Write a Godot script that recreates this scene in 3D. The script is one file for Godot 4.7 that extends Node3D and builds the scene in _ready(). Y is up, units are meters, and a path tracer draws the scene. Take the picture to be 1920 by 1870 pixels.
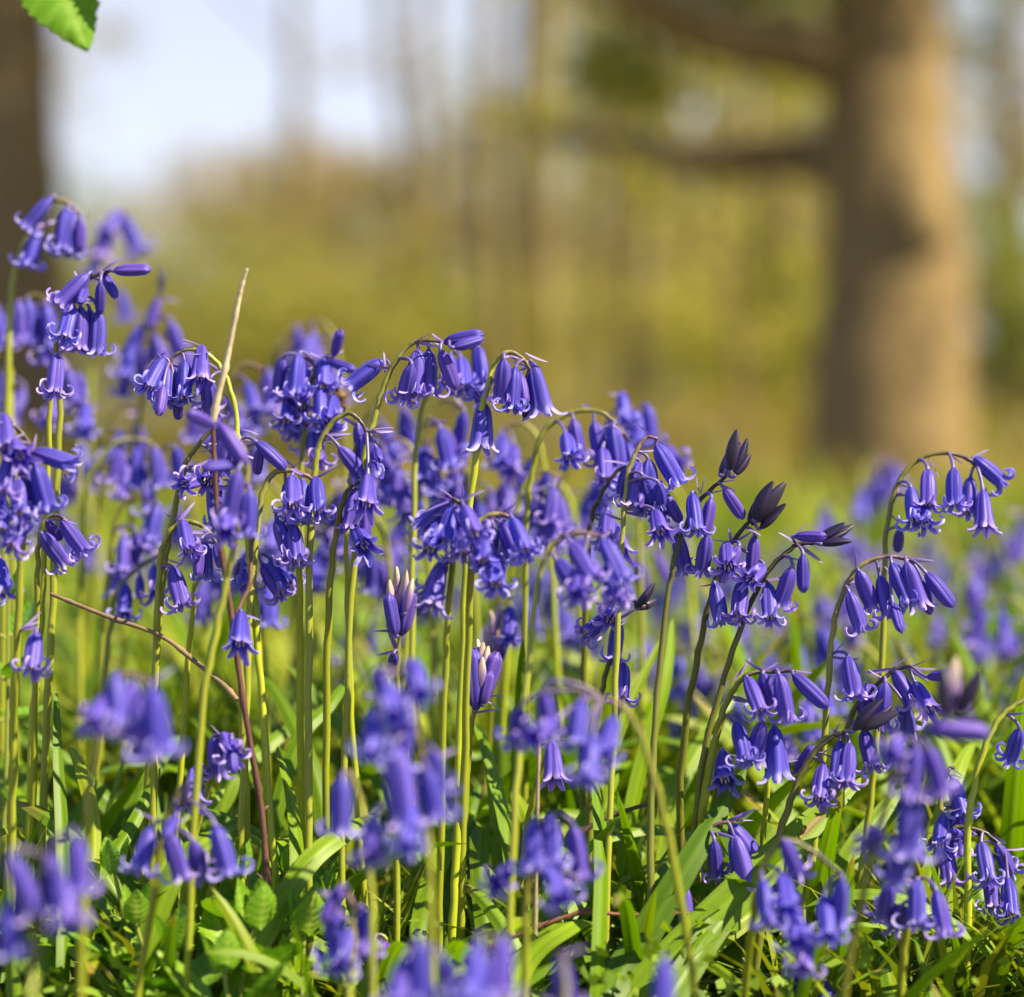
extends Node3D
# A bank of bluebells in spring woodland, seen from a hand's height above the ground with a wide-open lens.
# Positions are read off as (across, down, metres away) and turned into places on the ground by at().

const F := 4515.0
var eye := Vector3(0, 0.25, 0)
var cb: Basis
var rng := RandomNumberGenerator.new()
var taken := {}
var M := {}
var PET := []      # PET[kind][variant][petal] -> Mesh
var BELL := []     # BELL[kind][variant] -> Mesh, all six petals joined
var STAMENS: Mesh
var BRACT := []
var BUD := {}
var STRAP := []
var LEAFV := []
var known := []     # [short description, foot, tip as seen] of every bluebell set down so far


class MB:
	var v := PackedVector3Array()
	var c := PackedColorArray()
	var uv := PackedVector2Array()
	var i := PackedInt32Array()

	func grid(pts: PackedVector3Array, cols: PackedColorArray, nr: int, nc: int, wrap := false) -> void:
		var o := v.size()
		v.append_array(pts)
		c.append_array(cols)
		for r in nr:
			for k in nc:
				uv.append(Vector2(float(k) / maxf(1, nc - 1), float(r) / maxf(1, nr - 1)))
		var last := nc if wrap else nc - 1
		for r in nr - 1:
			for k in last:
				var a := o + r * nc + k
				var b := o + r * nc + (k + 1) % nc
				var d := a + nc
				var e := b + nc
				i.append_array([a, b, e, a, e, d])

	func tube(path: PackedVector3Array, rad: PackedFloat32Array, sides: int, cols: PackedColorArray, lumps := 0.0, noise: FastNoiseLite = null) -> void:
		var pts := PackedVector3Array()
		var cc := PackedColorArray()
		var n := path.size()
		var t0 := (path[1] - path[0]).normalized()
		var x := t0.cross(Vector3(0.13, 0.2, 0.97))
		if x.length() < 0.1:
			x = t0.cross(Vector3.RIGHT)
		x = x.normalized()
		for r in n:
			var t := (path[mini(r + 1, n - 1)] - path[maxi(r - 1, 0)]).normalized()
			x = (x - t * x.dot(t)).normalized()
			var y := t.cross(x)
			for k in sides:
				var a := TAU * k / sides
				var dir := x * cos(a) + y * sin(a)
				var rr := rad[r]
				if noise:
					rr *= 1.0 + lumps * noise.get_noise_3dv((path[r] + dir * rad[r]) * 10.0)
				pts.append(path[r] + dir * rr)
				cc.append(cols[r])
		grid(pts, cc, n, sides, true)
		for e in 2:
			var base := v.size()
			var row := v.size() - sides if e else v.size() - n * sides
			v.append(path[n - 1] + (path[n - 1] - path[n - 2]).normalized() * rad[n - 1] * 0.8 if e else path[0])
			c.append(cols[n - 1] if e else cols[0])
			uv.append(Vector2.ZERO)
			if e:
				row -= 1
			for k in sides:
				if e:
					i.append_array([row + k, row + (k + 1) % sides, base])
				else:
					i.append_array([row + (k + 1) % sides, row + k, base])

	func mesh() -> ArrayMesh:
		var nn := PackedVector3Array()
		nn.resize(v.size())
		for t in range(0, i.size(), 3):
			var a := v[i[t]]
			var f := (v[i[t + 2]] - a).cross(v[i[t + 1]] - a)
			nn[i[t]] += f
			nn[i[t + 1]] += f
			nn[i[t + 2]] += f
		for k in nn.size():
			nn[k] = nn[k].normalized() if nn[k].length_squared() > 1e-30 else Vector3.UP
		var arr := []
		arr.resize(Mesh.ARRAY_MAX)
		arr[Mesh.ARRAY_VERTEX] = v
		arr[Mesh.ARRAY_NORMAL] = nn
		arr[Mesh.ARRAY_COLOR] = c
		arr[Mesh.ARRAY_TEX_UV] = uv
		arr[Mesh.ARRAY_INDEX] = i
		var m := ArrayMesh.new()
		m.add_surface_from_arrays(Mesh.PRIMITIVE_TRIANGLES, arr)
		return m


# ---------------------------------------------------------------- small helpers
func at(px: float, py: float, d: float) -> Vector3:
	return eye + cb * Vector3((px - 960.0) / F * d, (935.0 - py) / F * d, -d)

func gy(x: float, z: float) -> float:
	var d := -z
	var y := 0.0
	if d < 0.8:
		y -= (0.8 - maxf(d, -2.0)) * 0.35
	y -= 0.05 * smoothstep(2.5, 5.0, d)
	if d > 7.5:
		y += (minf(d, 60.0) - 7.5) * 0.024
	if d > 2.0:
		y += 0.05 * sin(x * 1.1 + 0.7) * sin(d * 0.8) * minf(1.0, (d - 2.0) * 0.4)
	return y

func rr(a: float, b: float) -> float:
	return rng.randf_range(a, b)

func numbered(called: String) -> String:
	var n: int = taken.get(called, 0)
	taken[called] = n + 1
	return called if n == 0 else "%s_%03d" % [called, n]

func thing(called: String, label: String, category: String, where: Vector3, group := "") -> Node3D:
	var o := Node3D.new()
	o.name = numbered(called)
	add_child(o)
	o.position = where
	tag(o, label, category, group)
	return o

func tag(o: Node, label: String, category: String, group := "") -> void:
	o.set_meta("label", label)
	o.set_meta("category", category)
	if group:
		o.set_meta("group", group)

func part(called: String, mesh: Mesh, m: Material, parent: Node, tr := Transform3D()) -> MeshInstance3D:
	var o := MeshInstance3D.new()
	o.name = called
	o.mesh = mesh
	o.material_override = m
	parent.add_child(o, true)
	o.transform = tr
	return o

func structure(called: String, mesh: Mesh, m: Material) -> MeshInstance3D:
	var o := MeshInstance3D.new()
	o.name = numbered(called)
	o.mesh = mesh
	o.material_override = m
	add_child(o)
	o.set_meta("kind", "structure")
	return o

func lin(r: float, g: float, b: float) -> Color:
	return Color(r, g, b).linear_to_srgb()

func surface(tint: Color, rough: float, through := Color.BLACK, spec := 0.5) -> StandardMaterial3D:
	var m := StandardMaterial3D.new()
	m.albedo_color = tint.linear_to_srgb()
	m.roughness = rough
	m.metallic_specular = spec
	m.vertex_color_use_as_albedo = true
	m.cull_mode = BaseMaterial3D.CULL_DISABLED
	if through != Color.BLACK:
		m.backlight_enabled = true
		m.backlight = through.linear_to_srgb()
	return m

func noise_tex(freq: float, ramp: Array, size := 256, oct := 4, nseed := 3, kind := FastNoiseLite.TYPE_SIMPLEX_SMOOTH, normal := false) -> NoiseTexture2D:
	var n := FastNoiseLite.new()
	n.seed = nseed
	n.frequency = freq
	n.noise_type = kind
	n.fractal_octaves = oct
	var t := NoiseTexture2D.new()
	t.width = size
	t.height = size
	t.seamless = true
	t.noise = n
	if ramp.size():
		var g := Gradient.new()
		g.offsets = PackedFloat32Array(ramp.map(func(e): return e[0]))
		g.colors = PackedColorArray(ramp.map(func(e): return e[1]))
		t.color_ramp = g
	return t

func smooth_path(flat: PackedVector3Array, per: int) -> PackedVector3Array:
	var out := PackedVector3Array()
	var n := flat.size()
	for k in n - 1:
		var p0 := flat[maxi(k - 1, 0)]
		var p3 := flat[mini(k + 2, n - 1)]
		for s in per:
			out.append(flat[k].cubic_interpolate(flat[k + 1], p0, p3, float(s) / per))
	out.append(flat[n - 1])
	return out

func brief(label: String) -> String:
	# the first words of a label, cut where they still read on their own
	var w := Array(label.split(",")[0].split(" "))
	w = w.slice(0, 6)
	while w.size() > 3 and w[-1] in ["of", "the", "a", "with", "at", "its", "in", "and", "by", "two", "one", "three", "five", "six", "left", "right", "on", "behind", "under", "beside", "close", "to", "just", "below", "above", "low", "up", "from", "dark", "big", "long", "sharp", "cream", "bud", "white-tipped", "brown", "centre", "green", "upright", "against", "tightly", "very", "far", "bright", "tall", "wide", "poking", "almost"]:
		w.pop_back()
	return " ".join(PackedStringArray(w))

func aim(dir: Vector3, roll: float) -> Basis:
	# a basis whose -Y runs along dir
	var y := -dir.normalized()
	var x := y.cross(Vector3(0.05, 0.1, 1)).normalized()
	var z := x.cross(y)
	return Basis(x, y, z).rotated(y, roll)


# ---------------------------------------------------------------- flower shapes
const DEEP := Color(0.018, 0.013, 0.29)
const MIDB := Color(0.125, 0.090, 0.68)
const PALE := Color(0.56, 0.52, 0.95)

func petal(kind: int, n: int, sd: int) -> Array:
	# one of six petals of a bell that hangs along -Y from the origin and is about 1 long: [points, colours, rows, columns]
	var g := RandomNumberGenerator.new()
	g.seed = sd
	var outer := n % 2 == 0
	var ang := TAU * n / 6.0 + g.randf_range(-0.06, 0.06)
	var rows := 17
	var cols := 6
	var tube := 10
	var rho: float = [0.135, 0.24, 0.0][kind] * g.randf_range(0.85, 1.2)
	var turn: float = [4.6, 1.75, 0.0][kind] * g.randf_range(0.75, 1.15)
	if kind == 0 and g.randf() < 0.25:
		turn *= g.randf_range(0.35, 0.7)
	var fat := 1.0 if outer else 0.93
	var slim := 0.85 if kind == 2 else 1.0
	var pts := PackedVector3Array()
	var cc := PackedColorArray()
	var ro := Vector3(cos(ang), 0, sin(ang))
	var la := Vector3(-sin(ang), 0, cos(ang))
	var r := 0.0
	var y := 0.0
	var phi := 0.0
	var wend := 0.0
	var skew := g.randf_range(-0.05, 0.05)
	for k in rows:
		var w: float
		var nr := 1.0   # outward part of the sheet's normal
		var ny := 0.0
		var tip := 0.0
		if k < tube:
			var s := float(k) / (tube - 1)
			var yl := 0.86 if kind < 2 else 0.8
			y = -s * yl
			r = 0.042 + 0.092 * (1.0 - exp(-s * 9.0)) + 0.030 * s + 0.022 * sin(s * PI)
			if kind == 1:
				r += 0.06 * s * s * s
			r *= slim * fat
			w = r * (0.52 + 0.10 * sin(s * PI))
			wend = w
		else:
			var s := float(k - tube + 1) / (rows - tube)
			tip = s
			if kind == 2:
				y = -0.8 - 0.2 * s
				r = (0.036 + 0.118 * slim * fat) * (1.0 - s * s * 0.86) * 0.98
				w = wend * (1.0 - s * s) + 0.004
			else:
				var step := turn / (rows - tube)
				var rad := rho * (1.15 - 0.45 * s)
				phi += step * 0.5
				r += sin(phi) * rad * step
				y -= cos(phi) * rad * step
				phi += step * 0.5
				w = wend * (0.9 - 0.3 * s) * sqrt(maxf(0.0, 1.0 - pow(s, 3.0))) + 0.003
				nr = cos(phi)
				ny = sin(phi)
		for q in cols:
			var u := 2.0 * q / (cols - 1) - 1.0
			var keel := 0.16 * (1.0 - u * u) * wend * 2.0
			var p: Vector3
			var wrapk := 1.0 - tip * (0.8 if kind < 2 else 0.0)
			var th := u * w / maxf(r, 0.03) * wrapk
			p = ro * (r * cos(th)) + la * (r * sin(th) + u * w * (1.0 - wrapk) + skew * tip * tip) + Vector3(0, y, 0)
			p += (ro * nr + Vector3(0, ny, 0)) * keel * (0.6 if tip > 0.5 else 1.0)
			if tip > 0 and kind < 2:
				p -= (ro * nr + Vector3(0, ny, 0)) * 0.035 * u * u
			pts.append(p)
			var mid := exp(-u * u * 7.0)
			var along := float(k) / (rows - 1)
			var col := MIDB.lerp(DEEP, 0.95 * mid * (1.0 - 0.45 * along) + 0.22 * (1.0 - along))
			col = col.lerp(PALE, clampf(0.14 + (0.75 if kind < 2 else 0.12) * smoothstep(0.50, 0.82, along), 0, 1) * (1.0 - 0.5 * mid))
			if kind == 2:
				col = col.lerp(Color(0.16, 0.09, 0.42), 0.35)
			cc.append(col)
	return [pts, cc, rows, cols]

func make_bells() -> void:
	for kind in 3:
		var list := []
		var whole := []
		for vnt in 11:
			var six := []
			var all := MB.new()
			for n in 6:
				var a := petal(kind, n, 100 + kind * 1000 + vnt * 17 + n)
				var b := MB.new()
				b.grid(a[0], a[1], a[2], a[3])
				all.grid(a[0], a[1], a[2], a[3])
				six.append(b.mesh())
			list.append(six)
			whole.append(all.mesh())
		PET.append(list)
		BELL.append(whole)
	var st := MB.new()
	for n in 6:
		var a := TAU * (n + 0.5) / 6.0
		var o := Vector3(cos(a), 0, sin(a)) * 0.07
		st.tube(PackedVector3Array([o + Vector3(0, -0.55, 0), o * 1.1 + Vector3(0, -0.8, 0)]), PackedFloat32Array([0.008, 0.008]), 5, PackedColorArray([Color(0.5, 0.45, 0.8), Color(0.5, 0.45, 0.8)]))
		st.tube(PackedVector3Array([o * 1.1 + Vector3(0, -0.8, 0), o * 1.25 + Vector3(0, -0.86, 0), o * 1.3 + Vector3(0, -0.93, 0)]), PackedFloat32Array([0.014, 0.024, 0.012]), 6, PackedColorArray([Color(0.75, 0.62, 0.28), Color(0.78, 0.66, 0.32), Color(0.72, 0.58, 0.26)]))
	STAMENS = st.mesh()
	for vnt in 4:
		# bract: a thin tapering blade along -Y, 1 long, bent
		var b := MB.new()
		var pts := PackedVector3Array()
		var cc := PackedColorArray()
		for k in 9:
			var s := k / 8.0
			var w := 0.06 * pow(sin(PI * (0.12 + 0.88 * s)), 0.7) + 0.002
			var bend := (0.12 + 0.06 * vnt) * s * s * (1 if vnt % 2 else -1)
			for q in 3:
				var u := q - 1.0
				pts.append(Vector3(u * w, -s, bend + absf(u) * 0.5 * w))
				cc.append(Color(0.20, 0.12, 0.40).lerp(Color(0.42, 0.36, 0.66), s * s))
		b.grid(pts, cc, 9, 3)
		BRACT.append(b.mesh())
	for kind in ["dark", "cream"]:
		var list := []
		for vnt in 5:
			var g := RandomNumberGenerator.new()
			g.seed = 50 + vnt + (0 if kind == "dark" else 9)
			var b := MB.new()
			var pts := PackedVector3Array()
			var cc := PackedColorArray()
			var nr := 12
			var nc := 18
			for k in nr:
				var s := k / float(nr - 1)
				var rad := (0.135 if kind == "dark" else 0.125) * pow(sin(PI * pow(s, 0.8) * 0.97 + 0.03), 0.75) + 0.012
				for q in nc:
					var a := TAU * q / nc
					var lobe := 1.0 + 0.13 * cos(a * 3.0 + s * 0.6) * smoothstep(0.1, 0.5, s)
					pts.append(Vector3(cos(a) * rad * lobe + 0.05 * sin(s * 2.5), -s, sin(a) * rad * lobe))
					var groove := 0.5 - 0.5 * cos(a * 3.0 + s * 0.6)
					var col: Color
					if kind == "dark":
						col = Color(0.009, 0.005, 0.022).lerp(Color(0.034, 0.018, 0.085), (1.0 - groove) * 0.6 + 0.15 * g.randf())
						col = col.lerp(Color(0.020, 0.018, 0.012), 0.35 * groove)
					else:
						col = Color(0.18, 0.10, 0.34).lerp(Color(0.50, 0.39, 0.27), smoothstep(0.30, 0.95, s + 0.25 * groove - 0.1))
						col = col.lerp(Color(0.22, 0.14, 0.42), 0.5 * groove * (1.0 - s))
					cc.append(col)
			b.grid(pts, cc, nr, nc, true)
			list.append(b.mesh())
		BUD[kind] = list

func make_leaves() -> void:
	# strap leaves of the bluebell: local, rooted at the origin, rising along +Y and arching towards +Z; 1 long
	for vnt in 10:
		var g := RandomNumberGenerator.new()
		g.seed = 400 + vnt
		var b := MB.new()
		var pts := PackedVector3Array()
		var cc := PackedColorArray()
		var nr := 16
		var p := Vector3.ZERO
		var tilt := g.randf_range(0.05, 0.3)
		var bend := g.randf_range(0.3, 1.5) if vnt < 7 else g.randf_range(1.6, 2.4)
		var twist := g.randf_range(-0.9, 0.9)
		var half := g.randf_range(0.030, 0.044)
		for k in nr:
			var s := k / float(nr - 1)
			var a := tilt + bend * s * s
			var dir := Vector3(0.05 * sin(s * 4.0 + vnt), cos(a), sin(a)).normalized()
			if k:
				p += dir / (nr - 1)
			var side := Vector3.RIGHT.rotated(dir, twist * s)
			var nn := dir.cross(side).normalized()
			var w := half * (0.55 + 0.6 * sin(PI * pow(s, 0.8) * 0.93)) * sqrt(maxf(0.0, 1.0 - pow(s, 6.0))) + 0.0008
			for q in 7:
				var u := q / 3.0 - 1.0
				pts.append(p + side * u * w - nn * (absf(u) * w * 0.45 - u * u * w * 0.12))
				var vein := 0.88 + 0.2 * (q % 2) + g.randf_range(-0.03, 0.03)
				var col := Color(0.185, 0.300, 0.006) * vein
				if absf(u) < 0.1:
					col = col.lerp(Color(0.24, 0.35, 0.05), 0.6)
				if s < 0.12:
					col = col.lerp(Color(0.35, 0.38, 0.18), (0.12 - s) * 6.0)
				if s > 0.93 and vnt % 3 == 0:
					col = col.lerp(Color(0.34, 0.24, 0.07), 0.75)
				cc.append(col)
		b.grid(pts, cc, nr, 7)
		STRAP.append(b.mesh())
	# toothed oval leaves: base at the origin, along +Y, face +Z; 1 long
	for vnt in 4:
		var b := MB.new()
		var pts := PackedVector3Array()
		var cc := PackedColorArray()
		var nr := 37
		for k in nr:
			var s := k / float(nr - 1)
			var w := 0.36 * pow(sin(PI * pow(s, 0.72)), 0.85) + 0.004
			var tooth := 1.0 + 0.09 * (1.0 - fposmod(s * 11.0, 1.0) * 2.0) if k < nr - 1 else 1.0
			for q in 9:
				var u := q / 4.0 - 1.0
				var ww := w * (tooth if absf(u) > 0.9 else 1.0)
				var vein := cos((s - absf(u) * 0.16) * TAU * 6.5)
				var zz := -0.10 * u * u * w * 3.0 + 0.010 * vein * (1.0 - absf(u) * 0.5) * minf(1.0, absf(u) * 4.0) - 0.16 * s * s + 0.012 * sin(s * 7.0 + vnt + u * 2.0)
				if absf(u) < 0.1:
					zz -= 0.022
				pts.append(Vector3(u * ww, s, zz))
				var col := Color(0.135, 0.27, 0.022).lerp(Color(0.25, 0.40, 0.08), smoothstep(0.4, 0.95, -vein) * 0.4)
				if absf(u) < 0.1:
					col = Color(0.24, 0.36, 0.08)
				cc.append(col)
		b.grid(pts, cc, nr, 9)
		LEAFV.append(b.mesh())


# ---------------------------------------------------------------- plants
func stem_colors(n: int, style: int) -> PackedColorArray:
	var lo: Color = [Color(0.34, 0.39, 0.018), Color(0.26, 0.29, 0.020), Color(0.28, 0.31, 0.025), Color(0.15, 0.16, 0.020)][style]
	var mid: Color = [Color(0.32, 0.35, 0.022), Color(0.17, 0.165, 0.024), Color(0.22, 0.20, 0.05), Color(0.048, 0.044, 0.014)][style]
	var top: Color = [Color(0.13, 0.085, 0.07), Color(0.040, 0.020, 0.036), Color(0.15, 0.07, 0.11), Color(0.022, 0.010, 0.024)][style]
	var out := PackedColorArray()
	for k in n:
		var s := k / float(n - 1)
		var col := lo.lerp(mid, smoothstep(0.25, 0.72, s)).lerp(top, smoothstep(0.68, 0.95, s))
		out.append(col * rr(0.93, 1.07))
	return out

func bell(kind: int, top: Vector3, dir: Vector3, size: float, parent: Node3D, fine: bool) -> void:
	var roll := rr(0, TAU)
	var tr := Transform3D(aim(dir, roll).scaled_local(Vector3(size * rr(0.93, 1.08), size, size * rr(0.93, 1.08))), top - parent.position)
	if kind >= 3:
		var o := part("bud", BUD["dark" if kind == 3 else "cream"][rng.randi() % 5], M.bud, parent, tr)
		if kind == 4:
			o.set_meta("label", "pale cream and violet closed bud")
		return
	var tint: Material = M.petals[rng.randi() % M.petals.size()] if rng.randf() > 0.004 else M.faded
	var vnt := rng.randi() % 11
	if kind == 2:
		part("bud", BELL[2][vnt], M.petals[3 + rng.randi() % 3], parent, tr)
		return
	if not fine:
		part("flower", BELL[kind][vnt], tint, parent, tr)
		return
	var f := Node3D.new()
	f.name = "flower"
	parent.add_child(f, true)
	f.transform = tr
	for n in 6:
		part("petal", PET[kind][vnt][n], tint, f)
	part("stamens", STAMENS, M.plain, f)

func bract(from: Vector3, to: Vector3, parent: Node3D) -> void:
	var d := to - from
	var l := d.length()
	part("bract", BRACT[rng.randi() % 4], M.bract, parent, Transform3D(aim(d, rr(0, TAU)).scaled_local(Vector3(l, l, l)), from - parent.position))

func bluebell(label: String, d: float, style: int, stem: Array, flowers: Array, bracts: Array, group := "") -> Node3D:
	rng.seed = hash(label) + int(stem[0]) * 31 + int(flowers[0])
	if d < 0.8:
		d += (0.8 - d) * 0.3
	var lean := rr(-0.02, 0.03)
	var keys := PackedVector3Array()
	var n := stem.size() / 2
	var ytip: float = stem[stem.size() - 1]
	var span := maxf(200.0, stem[1] - ytip)
	for k in n:
		keys.append(at(stem[k * 2], stem[k * 2 + 1], d + lean * clampf((stem[k * 2 + 1] - ytip) / span, 0, 1)))
	# carry the stem down into the ground
	var p := keys[0]
	var down := (keys[0] - keys[1]).normalized()
	down = (down + Vector3(0, -1.2, 0)).normalized()
	var g := gy(p.x, p.z)
	if p.y > g:
		var q := p + down * ((p.y - g) / maxf(0.3, -down.y))
		q.y = gy(q.x, q.z) - 0.01
		keys.insert(0, q)
	var path := smooth_path(keys, 5)
	var root := thing("bluebell", label, "bluebell", Vector3(path[0].x, gy(path[0].x, path[0].z), path[0].z), group if group else "bluebells in flower")
	var m := path.size()
	var thick := 0.00150 if d > 0.8 else 0.00135
	var rad := PackedFloat32Array()
	thick *= rr(0.82, 1.15)
	for k in m:
		rad.append(lerpf(thick, 0.00062, pow(k / float(m - 1), 1.3)) * rr(0.93, 1.07))
		path[k] += Vector3(rr(-1, 1), 0, rr(-1, 1)) * 0.00035
	for k in m:
		path[k] -= root.position
	var mb := MB.new()
	mb.tube(path, rad, 9, stem_colors(m, style))
	var fine := d > 0.815 and d < 0.955
	var count := flowers.size() / 5
	for k in count:
		var kind := int(flowers[k * 5 + 4])
		var off := rr(-0.009, 0.004)
		var top := at(flowers[k * 5], flowers[k * 5 + 1], d + off)
		var end := at(flowers[k * 5 + 2], flowers[k * 5 + 3], d + off)
		var axis := end - top
		var want: float = [0.0150, 0.0150, 0.0125, 0.0095, 0.0105][kind]
		var tilt := 0.0
		if axis.length() < want:
			tilt = minf(sqrt(want * want - axis.length_squared()), want * 0.8)
			tilt *= 1.0 if rng.randf() < 0.72 else -1.0
		else:
			tilt = rr(-0.18, 0.25) * axis.length()
		axis.z += tilt
		var size := axis.length()
		bell(kind, top, axis, size * (1.02 if kind < 2 else 1.0), root, fine)
		# pedicel from the nearest place on the stem
		var best := m - 1
		var near := 1e9
		for q in range(m / 3, m):
			var dd: float = (path[q] + root.position - top).length_squared()
			if dd < near:
				near = dd
				best = q
		var s0 := path[best]
		var t1 := top - root.position
		var gap := s0.distance_to(t1)
		if kind < 3 or gap > 0.004:
			var c1 := s0 + Vector3(0, 0.25 * gap, 0) + (t1 - s0) * 0.2
			var c2 := t1 - axis.normalized() * gap * 0.35
			var pp := PackedVector3Array()
			var pr := PackedFloat32Array()
			var pc := PackedColorArray()
			for q in 7:
				pp.append(s0.bezier_interpolate(c1, c2, t1 + axis * 0.02, q / 6.0))
				pr.append(lerpf(0.00055, 0.0007, q / 6.0) if q < 6 else 0.0009)
				pc.append(Color(0.15, 0.10, 0.14).lerp(Color(0.13, 0.10, 0.36), q / 6.0))
			mb.tube(pp, pr, 6, pc)
		if kind < 3 and rng.randf() < (0.9 if fine else 0.4):
			var away := Vector3(rr(0.35, 1.2) * (1.0 if top.x > path[best].x + root.position.x else -1.0), rr(-0.35, 0.6), rr(-0.7, 0.7)).normalized()
			bract(s0 + root.position, s0 + root.position + away * rr(0.006, 0.012), root)
	for k in bracts.size() / 4:
		var a := at(bracts[k * 4], bracts[k * 4 + 1], d)
		var e := at(bracts[k * 4 + 2], bracts[k * 4 + 3], d + rr(-0.004, 0.004))
		bract(a, e, root)
	part("stem", mb.mesh(), M.stem, root)
	known.append([brief(label), root.position, Vector2(stem[stem.size() - 2], ytip)])
	return root

func soft_bluebell(label: String, tx: float, ty: float, d: float, side: float, count: int, group: String) -> void:
	# a bluebell well out of focus: its tip at (tx, ty), nodding to one side
	rng.seed = int(tx * 7 + ty * 13 + d * 1000)
	var k := 0.87 / d
	var st := [tx - side * 95 * k + rr(-30, 30), ty + 900 * k, tx - side * 70 * k, ty + 420 * k, tx - side * 52 * k, ty + 150 * k, tx - side * 35 * k, ty + 45 * k, tx, ty + 4 * k, tx + side * 45 * k, ty + 18 * k]
	var fl := []
	for n in count:
		var s := n / float(maxi(1, count - 1))
		var x := lerpf(tx - side * 45 * k, tx + side * 50 * k, s) + rr(-22, 22) * k
		var y := ty + (lerpf(115, 22, s) + rr(-8, 18)) * k
		var len := rr(66, 88) * k
		fl.append_array([x, y, x + rr(-0.3, 0.3) * len + side * 0.15 * len * s, y + len * rr(0.85, 1.0), 0 if rng.randf() < 0.75 else (1 if rng.randf() < 0.6 else 2)])
	bluebell(label, d, rng.randi() % 3, st, fl, [], group)


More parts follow.
